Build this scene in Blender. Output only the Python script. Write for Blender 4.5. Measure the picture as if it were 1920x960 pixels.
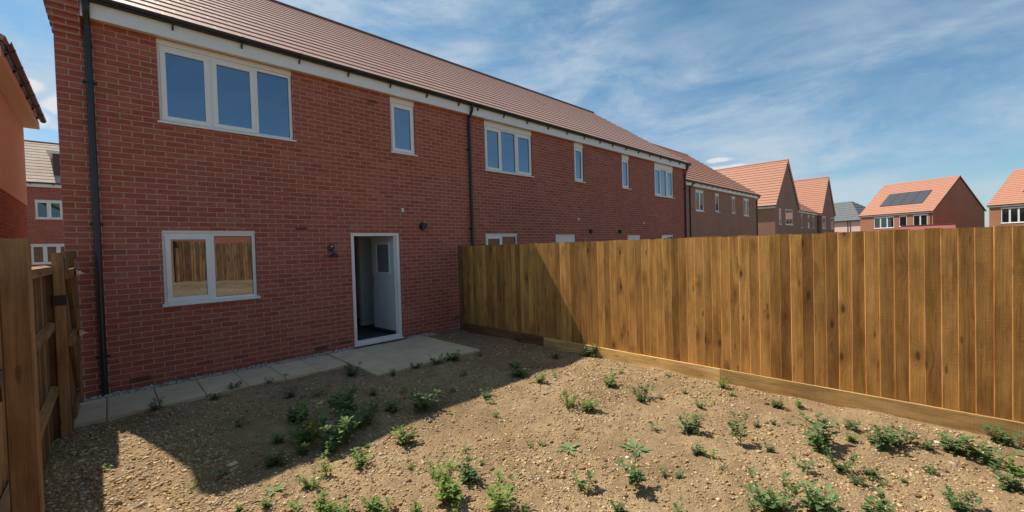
import bpy, math, random
import numpy as np
from mathutils import Vector, Matrix
random.seed(7)
RNG = np.random.default_rng(7)
scene = bpy.context.scene
for o in list(bpy.data.objects):
    bpy.data.objects.remove(o)
COL = scene.collection

# ------------------------------------------------------------------ camera
cam_d = bpy.data.cameras.new('camera')
cam = bpy.data.objects.new('camera', cam_d)
COL.objects.link(cam)
cam_d.sensor_width = 36.0
cam_d.lens = 783.24 / 1920 * 36
cam_d.clip_start = 0.05
cam_d.clip_end = 3000
Rm = Matrix(((0.71800061, 0.03550065, -0.69513655),
             (-0.69542397, -0.00550468, -0.7185786),
             (-0.02933651, 0.99935449, 0.02073564)))
cam.matrix_world = Matrix.Translation((0, 0, 1.75)) @ Rm.to_4x4()
scene.camera = cam

# ------------------------------------------------------------------ sky and sun
SUN = Vector((-0.18, 0.66, 1.0)).normalized()
EL = math.asin(SUN.z)
AZ = math.atan2(SUN.x, SUN.y)
w = bpy.data.worlds.new('World')
scene.world = w
w.use_nodes = True
wn, wl = w.node_tree.nodes, w.node_tree.links
wn.clear()
def WN(t, **k):
    n = wn.new(t)
    for a, b in k.items():
        setattr(n, a, b)
    return n
def wmath(op, a, b=None):
    n = WN('ShaderNodeMath', operation=op)
    for i, v in enumerate((a, b)):
        if v is None:
            continue
        if isinstance(v, (int, float)):
            n.inputs[i].default_value = v
        else:
            wl.new(v, n.inputs[i])
    return n.outputs[0]
sky = WN('ShaderNodeTexSky', sky_type='NISHITA')
sky.sun_disc = False
sky.sun_elevation = EL
sky.sun_rotation = AZ
sky.air_density = 1.0
sky.dust_density = 0.4
sky.ozone_density = 2.0
bg = WN('ShaderNodeBackground')
bg.inputs['Strength'].default_value = 0.099
tc = WN('ShaderNodeTexCoord')
sep = WN('ShaderNodeSeparateXYZ')
wl.new(tc.outputs['Generated'], sep.inputs[0])
den = wmath('MAXIMUM', wmath('ADD', sep.outputs['Z'], 0.10), 0.05)
cu = wmath('DIVIDE', sep.outputs['X'], den)
cv = wmath('DIVIDE', sep.outputs['Y'], den)
cmb = WN('ShaderNodeCombineXYZ')
az_ = wmath('ARCTAN2', sep.outputs['X'], sep.outputs['Y'])
el_ = wmath('ARCSINE', sep.outputs['Z'])
wl.new(az_, cmb.inputs[0]); wl.new(el_, cmb.inputs[1])
def cloud(rot, scale, nscale, detail, dist, lo, hi, loc=(0, 0, 0), rough=0.55):
    m = WN('ShaderNodeMapping')
    m.inputs['Rotation'].default_value = (0, 0, math.radians(rot))
    m.inputs['Scale'].default_value = scale
    m.inputs['Location'].default_value = loc
    wl.new(cmb.outputs[0], m.inputs[0])
    n = WN('ShaderNodeTexNoise')
    n.inputs['Scale'].default_value = nscale
    n.inputs['Detail'].default_value = detail
    n.inputs['Roughness'].default_value = rough
    n.inputs['Distortion'].default_value = dist
    wl.new(m.outputs[0], n.inputs['Vector'])
    r = WN('ShaderNodeMapRange', interpolation_type='SMOOTHSTEP')
    r.inputs['From Min'].default_value = lo
    r.inputs['From Max'].default_value = hi
    wl.new(n.outputs['Fac'], r.inputs['Value'])
    return r.outputs[0]
c_big = cloud(-16, (1.2, 2.6, 1), 1.0, 4, 0.25, 0.28, 0.60, (5.1, 0.9, 0))
c_wisp = cloud(-19, (1.9, 5.0, 1), 1.6, 9, 0.35, 0.34, 0.70, (0.3, 2.2, 0), 0.62)
c_fine = cloud(-24, (4.0, 14.0, 1), 2.0, 8, 0.4, 0.25, 0.85, (4.3, 0.2, 0), 0.64)
cl = wmath('MULTIPLY', c_big, wmath('ADD', wmath('MULTIPLY', c_wisp, 0.9), wmath('MULTIPLY', c_fine, 0.30)))
cl = wmath('ADD', wmath('MULTIPLY', cl, 0.95), wmath('MULTIPLY', c_wisp, 0.15))
cl = wmath('MINIMUM', wmath('ADD', cl, 0.03), 0.80)
clear = WN('ShaderNodeMapRange', interpolation_type='SMOOTHSTEP')
for i_, v_ in ((1, -0.35), (2, 0.15), (3, 0.25), (4, 1.0)):
    clear.inputs[i_].default_value = v_
wl.new(sep.outputs['Y'], clear.inputs[0])
cl = wmath('MULTIPLY', cl, clear.outputs[0])
# two small white cumulus heads low over the roofs
pn = WN('ShaderNodeTexNoise')
pn.inputs['Scale'].default_value = 34.0
pn.inputs['Detail'].default_value = 6
wl.new(cmb.outputs[0], pn.inputs['Vector'])
puffs = None
PUFFS = ((-2.6, 14.2, 1.6, 1.3), (-4.4, 15.4, 1.0, 0.9), (-6.0, 12.8, 4.0, 1.4), (70.6, 9.8, 1.7, 0.42), (71.6, 8.8, 2.6, 0.5), (88.6, 4.2, 1.0, 0.5))
for a0, e0, wa, we in PUFFS:
    da = wmath('DIVIDE', wmath('SUBTRACT', az_, math.radians(a0)), math.radians(wa))
    de = wmath('DIVIDE', wmath('SUBTRACT', el_, math.radians(e0)), math.radians(we))
    dd = wmath('SQRT', wmath('ADD', wmath('MULTIPLY', da, da), wmath('MULTIPLY', de, de)))
    dd = wmath('ADD', dd, wmath('MULTIPLY', wmath('SUBTRACT', pn.outputs['Fac'], 0.5), 1.3))
    mr = WN('ShaderNodeMapRange', interpolation_type='SMOOTHSTEP')
    mr.inputs['From Min'].default_value = 0.95
    mr.inputs['From Max'].default_value = 0.45
    wl.new(dd, mr.inputs['Value'])
    puffs = mr.outputs[0] if puffs is None else wmath('MAXIMUM', puffs, mr.outputs[0])
# low puffs near the horizon
c_puff = cloud(0, (2.5, 6, 1), 2.0, 6, 0.2, 0.60, 0.68, (7.5, 3.1, 0))
lowband = WN('ShaderNodeMapRange')
lowband.inputs['From Min'].default_value = 0.34
lowband.inputs['From Max'].default_value = 0.16
wl.new(sep.outputs['Z'], lowband.inputs['Value'])
cl = wmath('MAXIMUM', cl, wmath('MULTIPLY', wmath('MULTIPLY', c_puff, lowband.outputs[0]), 0.8))
tint = WN('ShaderNodeMixRGB', blend_type='MULTIPLY')
tint.inputs['Fac'].default_value = 1.0
tl_ = WN('ShaderNodeMapRange')
tl_.inputs['From Min'].default_value = 0.02
tl_.inputs['From Max'].default_value = 0.45
wl.new(sep.outputs['Z'], tl_.inputs['Value'])
tcol = WN('ShaderNodeMixRGB')
tcol.inputs['Color1'].default_value = (0.74, 0.91, 1.0, 1)
tcol.inputs['Color2'].default_value = (0.60, 0.97, 1.0, 1)
wl.new(tl_.outputs[0], tcol.inputs['Fac'])
wl.new(tcol.outputs[0], tint.inputs['Color2'])
wl.new(sky.outputs[0], tint.inputs['Color1'])
mixc = WN('ShaderNodeMixRGB')
mixc.inputs['Color2'].default_value = (4.7, 5.6, 6.4, 1)
wl.new(cl, mixc.inputs['Fac'])
wl.new(tint.outputs[0], mixc.inputs['Color1'])
mixp = WN('ShaderNodeMixRGB')
mixp.inputs['Color2'].default_value = (7.0, 7.0, 7.1, 1)
wl.new(wmath('MULTIPLY', puffs, 0.85), mixp.inputs['Fac'])
wl.new(mixc.outputs[0], mixp.inputs['Color1'])
wl.new(mixp.outputs[0], bg.inputs['Color'])
wout = WN('ShaderNodeOutputWorld')
wl.new(bg.outputs[0], wout.inputs[0])

sun_d = bpy.data.lights.new('sun', 'SUN')
sun_d.energy = 5.0
sun_d.angle = math.radians(0.5)
sun_d.color = (1.0, 0.93, 0.82)
sun = bpy.data.objects.new('sun', sun_d)
sun.rotation_euler = SUN.to_track_quat('Z', 'Y').to_euler()
sun.location = (0, 0, 30)
COL.objects.link(sun)

scene.view_settings.view_transform = 'Standard'
scene.view_settings.look = 'None'
scene.view_settings.gamma = 1.0
scene.view_settings.use_curve_mapping = False
scene.view_settings.exposure = 0.22
scene.render.engine = 'CYCLES'
scene.cycles.max_bounces = 8

# ------------------------------------------------------------------ materials
def new_mat(name):
    m = bpy.data.materials.new(name)
    m.use_nodes = True
    nt = m.node_tree
    return m, nt.nodes, nt.links, nt.nodes['Principled BSDF']
class NB:
    def __init__(s, nodes, links):
        s.n, s.l = nodes, links
    def node(s, t, **k):
        n = s.n.new(t)
        ins = k.pop('ins', {})
        for a, b in k.items():
            setattr(n, a, b)
        for a, b in ins.items():
            if isinstance(b, bpy.types.NodeSocket):
                s.l.new(b, n.inputs[a])
            else:
                n.inputs[a].default_value = b
        return n
    def uv(s, scale=(1, 1, 1), loc=(0, 0, 0), src=None):
        if src is None:
            src = s.node('ShaderNodeUVMap', uv_map='UVMap').outputs[0]
        return s.node('ShaderNodeMapping', ins={0: src, 'Scale': scale, 'Location': loc}).outputs[0]
    def noise(s, vec, scale, detail=3, rough=0.5, dist=0.0):
        return s.node('ShaderNodeTexNoise', ins={'Vector': vec, 'Scale': scale, 'Detail': detail, 'Roughness': rough, 'Distortion': dist}).outputs['Fac']
    def ramp(s, fac, stops, interp='LINEAR'):
        r = s.node('ShaderNodeValToRGB', ins={0: fac})
        r.color_ramp.interpolation = interp
        e = r.color_ramp.elements
        while len(e) < len(stops):
            e.new(0.5)
        for i, (p, c) in enumerate(stops):
            e[i].position = p
            e[i].color = c if len(c) == 4 else (*c, 1)
        return r.outputs[0]
    def mix(s, fac, a, b, mode='MIX'):
        n = s.node('ShaderNodeMixRGB', blend_type=mode)
        for i, v in zip((0, 1, 2), (fac, a, b)):
            if isinstance(v, bpy.types.NodeSocket):
                s.l.new(v, n.inputs[i])
            elif i == 0:
                n.inputs[0].default_value = v
            else:
                n.inputs[i].default_value = (*v, 1) if len(v) == 3 else v
        return n.outputs[0]
    def math(s, op, a, b=0.0):
        n = s.node('ShaderNodeMath', operation=op)
        for i, v in enumerate((a, b)):
            if isinstance(v, bpy.types.NodeSocket):
                s.l.new(v, n.inputs[i])
            else:
                n.inputs[i].default_value = v
        return n.outputs[0]
    def bump(s, h, strength, dist):
        return s.node('ShaderNodeBump', ins={'Height': h, 'Strength': strength, 'Distance': dist}).outputs[0]

def plain(name, col, rough=0.5, metal=0.0, noise=0.06, nscale=6.0, spec=0.5):
    m, n, l, p = new_mat(name)
    b = NB(n, l)
    t = b.node('ShaderNodeTexCoord').outputs['Object']
    f = b.noise(t, nscale, 4)
    c = b.ramp(f, [(0.3, tuple(x * (1 - noise) for x in col)), (0.7, tuple(min(1, x * (1 + noise)) for x in col))])
    l.new(c, p.inputs['Base Color'])
    p.inputs['Roughness'].default_value = rough
    p.inputs['Metallic'].default_value = metal
    p.inputs['Specular IOR Level'].default_value = spec
    return m

def brick(name, tones, mortar, bumpy=0.7):
    m, n, l, p = new_mat(name)
    b = NB(n, l)
    uv = b.uv()
    bt = b.node('ShaderNodeTexBrick', offset=0.5, ins={'Vector': uv, 'Color1': (0, 0, 0, 1), 'Color2': (1, 1, 1, 1), 'Mortar': (0.5, 0.5, 0.5, 1),
                'Scale': 1.0, 'Mortar Size': 0.0056, 'Mortar Smooth': 0.15, 'Brick Width': 0.225, 'Row Height': 0.075})
    tone = b.ramp(bt.outputs['Color'], [(i / (len(tones) - 1), c) for i, c in enumerate(tones)])
    grit = b.noise(uv, 60, 4, 0.6)
    crs = b.noise(b.uv((9, 30, 1)), 1.0, 3)
    tone = b.mix(1.0, tone, b.ramp(grit, [(0.3, (0.82, 0.80, 0.80)), (0.7, (1.14, 1.14, 1.12))]), 'MULTIPLY')
    tone = b.mix(1.0, tone, b.ramp(crs, [(0.35, (0.86, 0.86, 0.86)), (0.65, (1.10, 1.08, 1.06))]), 'MULTIPLY')
    large = b.noise(uv, 0.55, 3)
    tone = b.mix(1.0, tone, b.ramp(large, [(0.3, (0.92, 0.92, 0.93)), (0.7, (1.07, 1.06, 1.04))]), 'MULTIPLY')
    # pale bloom of lime that washes over some courses
    bloom = b.noise(b.uv((1.1, 3.5, 1)), 1.6, 6, 0.65)
    bl = b.node('ShaderNodeMapRange', ins={0: bloom, 1: 0.56, 2: 0.80, 3: 0.0, 4: 0.14}).outputs[0]
    tone = b.mix(bl, tone, (0.36, 0.27, 0.23))
    mn = b.noise(uv, 45, 3)
    mort = b.mix(mn, tuple(x * 0.8 for x in mortar), tuple(x * 1.15 for x in mortar))
    col = b.mix(bt.outputs['Fac'], tone, mort)
    l.new(col, p.inputs['Base Color'])
    p.inputs['Roughness'].default_value = 0.9
    p.inputs['Specular IOR Level'].default_value = 0.25
    h = b.math('SUBTRACT', b.math('MULTIPLY', grit, 0.35), bt.outputs['Fac'])
    l.new(b.bump(h, bumpy, 0.006), p.inputs['Normal'])
    return m

RED_TONES = [(0.375, 0.097, 0.065), (0.435, 0.115, 0.075), (0.475, 0.140, 0.088), (0.400, 0.102, 0.068), (0.485, 0.162, 0.106)]
M = {}
M['brick'] = brick('red_brick', RED_TONES, (0.48, 0.365, 0.285))
M['brick_brown'] = brick('brown_brick', [(0.36, 0.175, 0.118), (0.40, 0.195, 0.132), (0.44, 0.22, 0.145), (0.38, 0.18, 0.122)], (0.44, 0.33, 0.26), 0.3)
M['brick_orange'] = brick('orange_brick', [(0.40, 0.15, 0.09), (0.46, 0.18, 0.11), (0.43, 0.165, 0.10)], (0.46, 0.33, 0.24), 0.3)
M['brick_alley'] = brick('mixed_orange_brick', [(0.38, 0.19, 0.13), (0.46, 0.24, 0.17), (0.50, 0.28, 0.20)], (0.50, 0.42, 0.35), 0.3)
M['air_brick'] = plain('dark_air_brick', (0.17, 0.065, 0.052), 0.9)

def tiles(name, cols, rough=0.5, spec=0.5, gauge=0.345):
    m, n, l, p = new_mat(name)
    b = NB(n, l)
    uv = b.uv()
    bt = b.node('ShaderNodeTexBrick', offset=0.5, ins={'Vector': uv, 'Color1': (0, 0, 0, 1), 'Color2': (1, 1, 1, 1), 'Mortar': (0.5, 0.5, 0.5, 1),
                'Scale': 1.0, 'Mortar Size': 0.004, 'Mortar Smooth': 0.3, 'Brick Width': 0.30, 'Row Height': gauge})
    tone = b.ramp(bt.outputs['Color'], [(i / (len(cols) - 1), c) for i, c in enumerate(cols)])
    g = b.noise(uv, 9, 5, 0.6)
    tone = b.mix(1.0, tone, b.ramp(g, [(0.3, (0.95, 0.95, 0.95)), (0.7, (1.04, 1.04, 1.04))]), 'MULTIPLY')
    # joint lines between neighbouring tiles (the course steps are geometry)
    col = b.mix(b.math('MULTIPLY', bt.outputs['Fac'], 0.22), tone, tuple(c * 0.45 for c in cols[0]))
    l.new(col, p.inputs['Base Color'])
    p.inputs['Roughness'].default_value = rough
    p.inputs['Specular IOR Level'].default_value = spec
    h = b.math('SUBTRACT', b.math('MULTIPLY', b.noise(uv, 50, 3), 0.2), bt.outputs['Fac'])
    l.new(b.bump(h, 0.35, 0.003), p.inputs['Normal'])
    if spec > 0.9:
        p.inputs['Coat Weight'].default_value = 0.6
        p.inputs['Coat Roughness'].default_value = 0.36
    return m
M['tile'] = tiles('red_brown_roof_tile', [(0.455, 0.232, 0.150), (0.475, 0.245, 0.160), (0.495, 0.258, 0.170)], 0.42, 0.8)
M['tile_orange'] = tiles('orange_red_roof_tile', [(0.46, 0.200, 0.120), (0.475, 0.208, 0.126), (0.49, 0.216, 0.132)], 0.6)
M['tile_pale'] = tiles('pale_brown_roof_tile', [(0.46, 0.36, 0.285), (0.50, 0.39, 0.31), (0.53, 0.42, 0.335)], 0.85, 0.1)
M['tile_grey'] = tiles('grey_roof_tile', [(0.125, 0.13, 0.135), (0.14, 0.145, 0.15), (0.155, 0.16, 0.165)], 0.6)
M['ridge'] = plain('dark_ridge_tile', (0.11, 0.060, 0.055), 0.7)
M['upvc'] = plain('white_upvc', (0.88, 0.86, 0.81), 0.35, noise=0.02)
M['cream'] = plain('cream_upvc', (0.86, 0.77, 0.60), 0.45, noise=0.02)
M['black'] = plain('black_plastic', (0.018, 0.020, 0.024), 0.32, noise=0.1)
M['iron'] = plain('black_iron', (0.02, 0.02, 0.022), 0.5)
M['zinc'] = plain('galvanised_steel', (0.55, 0.56, 0.58), 0.35, 0.9, 0.2, 30)
M['slate'] = plain('lamp_grey', (0.035, 0.038, 0.045), 0.4)
M['render'] = plain('peach_render', (0.88, 0.82, 0.68), 0.9, noise=0.04, nscale=3)
M['render_pink'] = plain('pale_pink_render', (0.72, 0.48, 0.42), 0.9, noise=0.04, nscale=3)
M['plaster'] = plain('white_plaster', (0.82, 0.80, 0.76), 0.9, noise=0.02)
M['carpet'] = plain('dark_grey_carpet', (0.075, 0.075, 0.085), 1.0, noise=0.25, nscale=120)
M['door'] = plain('white_door_skin', (0.84, 0.81, 0.77), 0.4, noise=0.02)
M['seal'] = plain('grey_seal', (0.08, 0.08, 0.09), 0.6)
M['dark_door'] = plain('dark_timber_inside', (0.16, 0.085, 0.05), 0.6)

def glass(name, fac=0.40, tintc=(0.94, 0.96, 1.0), dark=(0.012, 0.014, 0.018), wob=0.02):
    m, n, l, p = new_mat(name)
    b = NB(n, l)
    n.remove(p)
    t = b.node('ShaderNodeTexCoord').outputs['Object']
    nm = b.bump(b.noise(t, 1.3, 1), wob, 0.1)
    g = b.node('ShaderNodeBsdfGlossy', ins={'Color': (*tintc, 1), 'Roughness': 0.0, 'Normal': nm})
    d = b.node('ShaderNodeBsdfDiffuse', ins={'Color': (*dark, 1)})
    fr = b.node('ShaderNodeFresnel', ins={'IOR': 1.5}).outputs[0]
    f = b.math('MINIMUM', b.math('ADD', b.math('MULTIPLY', fr, 0.8), fac), 1.0)
    mx = b.node('ShaderNodeMixShader', ins={0: f})
    l.new(d.outputs[0], mx.inputs[1]); l.new(g.outputs[0], mx.inputs[2])
    l.new(mx.outputs[0], n['Material Output'].inputs[0])
    return m
M['glass'] = glass('window_glass', 0.27, (0.76, 0.86, 1.0))
M['glass_far'] = glass('distant_window_glass', 0.08, (0.82, 0.90, 1.0))
M['frosted'] = plain('obscure_glass', (0.26, 0.26, 0.26), 0.25)
M['panel'] = plain('solar_cell', (0.035, 0.040, 0.055), 0.45, noise=0.1)
M['panel_frame'] = plain('dark_aluminium', (0.03, 0.032, 0.04), 0.4)

def wood(name, c0, c1, c2, knot=1.0, ks=(5.5, 2.6), stain=0.0):
    m, n, l, p = new_mat(name)
    b = NB(n, l)
    at = b.node('ShaderNodeVertexColor', layer_name='rnd')
    sp = b.node('ShaderNodeSeparateColor', ins={0: at.outputs[0]})
    rnd, grp, tone = sp.outputs[0], sp.outputs[1], sp.outputs[2]
    src = b.node('ShaderNodeUVMap', uv_map='UVMap').outputs[0]
    off = b.node('ShaderNodeCombineXYZ', ins={0: b.math('MULTIPLY', rnd, 13.7), 1: b.math('MULTIPLY', grp, 31.0), 2: b.math('MULTIPLY', rnd, 5.0)}).outputs[0]
    v = b.node('ShaderNodeVectorMath', operation='ADD', ins={0: src, 1: off}).outputs[0]
    # knots
    kn = b.node('ShaderNodeTexVoronoi', feature='F1', ins={'Vector': b.uv((ks[0], ks[1], 0.0), src=v), 'Scale': 1.0, 'Randomness': 0.62})
    kd = b.node('ShaderNodeMapRange', interpolation_type='SMOOTHSTEP', ins={0: kn.outputs['Distance'], 1: 0.06, 2: 0.15, 3: 1.0, 4: 0.0}).outputs[0]
    khalo = b.node('ShaderNodeMapRange', interpolation_type='SMOOTHSTEP', ins={0: kn.outputs['Distance'], 1: 0.12, 2: 0.42, 3: 1.0, 4: 0.0}).outputs[0]
    pick = b.node('ShaderNodeSeparateColor', ins={0: kn.outputs['Color']}).outputs[0]
    sel = b.math('GREATER_THAN', pick, 0.22)
    kd = b.math('MULTIPLY', kd, sel)
    khalo = b.math('MULTIPLY', khalo, sel)
    # grain bends round the knots
    bend = b.node('ShaderNodeCombineXYZ', ins={0: b.math('MULTIPLY', khalo, 0.05), 1: 0.0, 2: 0.0}).outputs[0]
    vb = b.node('ShaderNodeVectorMath', operation='ADD', ins={0: v, 1: bend}).outputs[0]
    g1 = b.noise(b.uv((70, 2.2, 1), src=vb), 1.0, 5, 0.6, 0.6)
    g2 = b.noise(b.uv((18, 0.9, 1), src=vb), 1.0, 3, 0.5, 1.2)
    saw = b.noise(b.uv((5, 150, 1), src=v), 1.0, 3, 0.6)
    f = b.math('ADD', b.math('MULTIPLY', g1, 0.28), b.math('MULTIPLY', g2, 0.72))
    col = b.ramp(f, [(0.30, c0), (0.50, c1), (0.72, c2)])
    tn = b.ramp(tone, [(0.0, (0.58, 0.55, 0.52)), (0.5, (1.0, 1.0, 1.0)), (1.0, (1.30, 1.30, 1.30))])
    col = b.mix(1.0, col, tn, 'MULTIPLY')
    blot = b.noise(b.uv((5.0, 1.6, 1), src=v), 1.0, 5, 0.65)
    col = b.mix(1.0, col, b.ramp(blot, [(0.30, (0.60, 0.57, 0.52)), (0.58, (1.08, 1.08, 1.06))]), 'MULTIPLY')
    col = b.mix(b.math('MULTIPLY', khalo, 0.40 * knot), col, tuple(x * 0.45 for x in c0))
    col = b.mix(b.math('MULTIPLY', kd, 0.72 * knot), col, tuple(x * 0.18 for x in c0))
    # pin knots, lying in rough rows across neighbouring boards
    k2 = b.node('ShaderNodeTexVoronoi', feature='F1', ins={'Vector': b.uv((12.0, 3.1, 0.0), src=v), 'Scale': 1.0, 'Randomness': 0.55})
    p2 = b.node('ShaderNodeSeparateColor', ins={0: k2.outputs['Color']}).outputs[1]
    d2 = b.node('ShaderNodeMapRange', interpolation_type='SMOOTHSTEP', ins={0: k2.outputs['Distance'], 1: 0.07, 2: 0.19, 3: 1.0, 4: 0.0}).outputs[0]
    d2 = b.math('MULTIPLY', d2, b.math('GREATER_THAN', p2, 0.50))
    col = b.mix(b.math('MULTIPLY', d2, 0.62 * knot), col, tuple(x * 0.3 for x in c0))
    l.new(col, p.inputs['Base Color'])
    p.inputs['Roughness'].default_value = 0.78
    p.inputs['Specular IOR Level'].default_value = 0.3
    h = b.math('ADD', b.math('MULTIPLY', g1, 0.6), b.math('MULTIPLY', saw, 0.35))
    h = b.math('SUBTRACT', h, b.math('MULTIPLY', kd, 0.4))
    l.new(b.bump(h, 0.9, 0.006), p.inputs['Normal'])
    return m
M['fence'] = wood('golden_fence_timber', (0.37, 0.165, 0.048), (0.60, 0.300, 0.080), (0.69, 0.380, 0.120), 1.0, (6.0, 2.3))
M['gravel_board'] = wood('pale_gravel_board_timber', (0.50, 0.285, 0.10), (0.70, 0.44, 0.17), (0.76, 0.52, 0.23), 0.8, (2.5, 1.3))
M['post'] = wood('brown_post_timber', (0.17, 0.088, 0.036), (0.29, 0.155, 0.064), (0.38, 0.215, 0.096), 0.9, (4.0, 1.5))

def make_soil():
    m, n, l, p = new_mat('bare_brown_soil')
    b = NB(n, l)
    t = b.node('ShaderNodeNewGeometry').outputs['Position']
    big = b.noise(t, 0.9, 5, 0.6)
    mid = b.noise(t, 7, 6, 0.65)
    fine = b.noise(t, 70, 4, 0.7)
    col = b.ramp(big, [(0.30, (0.250, 0.166, 0.091)), (0.50, (0.332, 0.229, 0.127)), (0.70, (0.405, 0.290, 0.168))])
    col = b.mix(1.0, col, b.ramp(mid, [(0.30, (0.74, 0.72, 0.70)), (0.65, (1.12, 1.12, 1.10))]), 'MULTIPLY')
    col = b.mix(1.0, col, b.ramp(fine, [(0.30, (0.70, 0.70, 0.70)), (0.70, (1.22, 1.20, 1.18))]), 'MULTIPLY')
    vo = b.node('ShaderNodeTexVoronoi', feature='F1', ins={'Vector': t, 'Scale': 75.0, 'Randomness': 1.0})
    st = b.node('ShaderNodeMapRange', ins={0: vo.outputs['Distance'], 1: 0.22, 2: 0.42, 3: 1.0, 4: 0.0}).outputs[0]
    cs = b.node('ShaderNodeSeparateColor', ins={0: vo.outputs['Color']})
    patch = b.noise(t, 2.2, 3)
    keep = b.math('GREATER_THAN', b.math('ADD', cs.outputs[0], b.math('MULTIPLY', patch, 0.9)), 1.02)
    stone = b.ramp(cs.outputs[1], [(0.0, (0.36, 0.25, 0.13)), (0.5, (0.46, 0.34, 0.20)), (0.85, (0.30, 0.19, 0.11)), (1.0, (0.60, 0.52, 0.42))])
    col = b.mix(b.math('MULTIPLY', st, keep), col, stone)
    l.new(col, p.inputs['Base Color'])
    p.inputs['Roughness'].default_value = 0.95
    p.inputs['Specular IOR Level'].default_value = 0.15
    h = b.math('ADD', b.math('MULTIPLY', fine, 0.5), b.math('MULTIPLY', mid, 1.2))
    h = b.math('ADD', h, b.math('MULTIPLY', b.math('MULTIPLY', st, keep), 0.7))
    l.new(b.bump(h, 0.9, 0.018), p.inputs['Normal'])
    return m
M['soil'] = make_soil()

def make_pebble(name, stops):
    m, n, l, p = new_mat(name)
    b = NB(n, l)
    at = b.node('ShaderNodeVertexColor', layer_name='rnd')
    sp = b.node('ShaderNodeSeparateColor', ins={0: at.outputs[0]})
    col = b.ramp(sp.outputs[0], stops)
    t = b.node('ShaderNodeNewGeometry').outputs['Position']
    col = b.mix(1.0, col, b.ramp(b.noise(t, 90, 3), [(0.3, (0.78, 0.78, 0.78)), (0.7, (1.12, 1.12, 1.12))]), 'MULTIPLY')
    l.new(col, p.inputs['Base Color'])
    p.inputs['Roughness'].default_value = 0.7
    return m
M['pebble'] = make_pebble('flint_pebble', [(0.0, (0.26, 0.160, 0.075)), (0.25, (0.46, 0.300, 0.125)), (0.5, (0.62, 0.430, 0.185)), (0.7, (0.42, 0.25, 0.10)), (0.86, (0.68, 0.54, 0.34)), (0.97, (0.42, 0.33, 0.23)), (1.0, (0.76, 0.72, 0.63))])
M['white_gravel'] = make_pebble('white_gravel', [(0.0, (0.38, 0.32, 0.26)), (0.5, (0.58, 0.51, 0.43)), (1.0, (0.74, 0.68, 0.60))])

def make_paving():
    m, n, l, p = new_mat('buff_concrete_paving')
    b = NB(n, l)
    at = b.node('ShaderNodeVertexColor', layer_name='rnd')
    sp = b.node('ShaderNodeSeparateColor', ins={0: at.outputs[0]})
    t = b.node('ShaderNodeNewGeometry').outputs['Position']
    col = b.ramp(b.noise(t, 3.0, 5, 0.6), [(0.3, (0.66, 0.505, 0.330)), (0.7, (0.77, 0.615, 0.42))])
    col = b.mix(1.0, col, b.ramp(sp.outputs[0], [(0, (0.88, 0.88, 0.88)), (1, (1.08, 1.07, 1.05))]), 'MULTIPLY')
    col = b.mix(1.0, col, b.ramp(b.noise(t, 120, 3), [(0.3, (0.88, 0.88, 0.88)), (0.7, (1.08, 1.08, 1.08))]), 'MULTIPLY')
    dirt = b.noise(t, 4.5, 6, 0.7)
    col = b.mix(b.node('ShaderNodeMapRange', ins={0: dirt, 1: 0.55, 2: 0.75, 3: 0.0, 4: 0.5}).outputs[0], col, (0.27, 0.19, 0.12))
    l.new(col, p.inputs['Base Color'])
    p.inputs['Roughness'].default_value = 0.9
    l.new(b.bump(b.noise(t, 160, 3), 0.3, 0.003), p.inputs['Normal'])
    return m
M['paving'] = make_paving()

def leaf_mat(name, dark, light, trans):
    m, n, l, p = new_mat(name)
    b = NB(n, l)
    at = b.node('ShaderNodeVertexColor', layer_name='rnd')
    sp = b.node('ShaderNodeSeparateColor', ins={0: at.outputs[0]})
    oi = b.node('ShaderNodeObjectInfo').outputs['Random']
    f = b.math('ADD', b.math('MULTIPLY', sp.outputs[0], 0.65), b.math('MULTIPLY', oi, 0.35))
    col = b.ramp(f, [(0.0, dark), (1.0, light)])
    l.new(col, p.inputs['Base Color'])
    p.inputs['Roughness'].default_value = 0.65
    p.inputs['Specular IOR Level'].default_value = 0.22
    tr = b.node('ShaderNodeBsdfTranslucent', ins={0: b.mix(1.0, col, (1.1, 1.3, 0.5), 'MULTIPLY')})
    mx = b.node('ShaderNodeMixShader', ins={0: trans})
    l.new(p.outputs[0], mx.inputs[1]); l.new(tr.outputs[0], mx.inputs[2])
    l.new(mx.outputs[0], n['Material Output'].inputs[0])
    return m
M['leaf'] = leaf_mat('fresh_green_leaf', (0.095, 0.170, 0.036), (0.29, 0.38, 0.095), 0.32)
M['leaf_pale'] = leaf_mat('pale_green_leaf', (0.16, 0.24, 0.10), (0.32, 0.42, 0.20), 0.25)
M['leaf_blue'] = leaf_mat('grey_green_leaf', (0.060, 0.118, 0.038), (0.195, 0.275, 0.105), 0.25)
M['stem'] = plain('weed_stem', (0.14, 0.17, 0.06), 0.7)

def make_ground():
    m, n, l, p = new_mat('rough_grass_ground')
    b = NB(n, l)
    t = b.node('ShaderNodeNewGeometry').outputs['Position']
    col = b.ramp(b.noise(t, 0.25, 6, 0.65), [(0.35, (0.060, 0.095, 0.030)), (0.6, (0.20, 0.15, 0.085))])
    col = b.mix(1.0, col, b.ramp(b.noise(t, 20, 4), [(0.3, (0.7, 0.7, 0.7)), (0.7, (1.2, 1.2, 1.2))]), 'MULTIPLY')
    l.new(col, p.inputs['Base Color'])
    p.inputs['Roughness'].default_value = 1.0
    return m
M['ground'] = make_ground()

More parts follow.
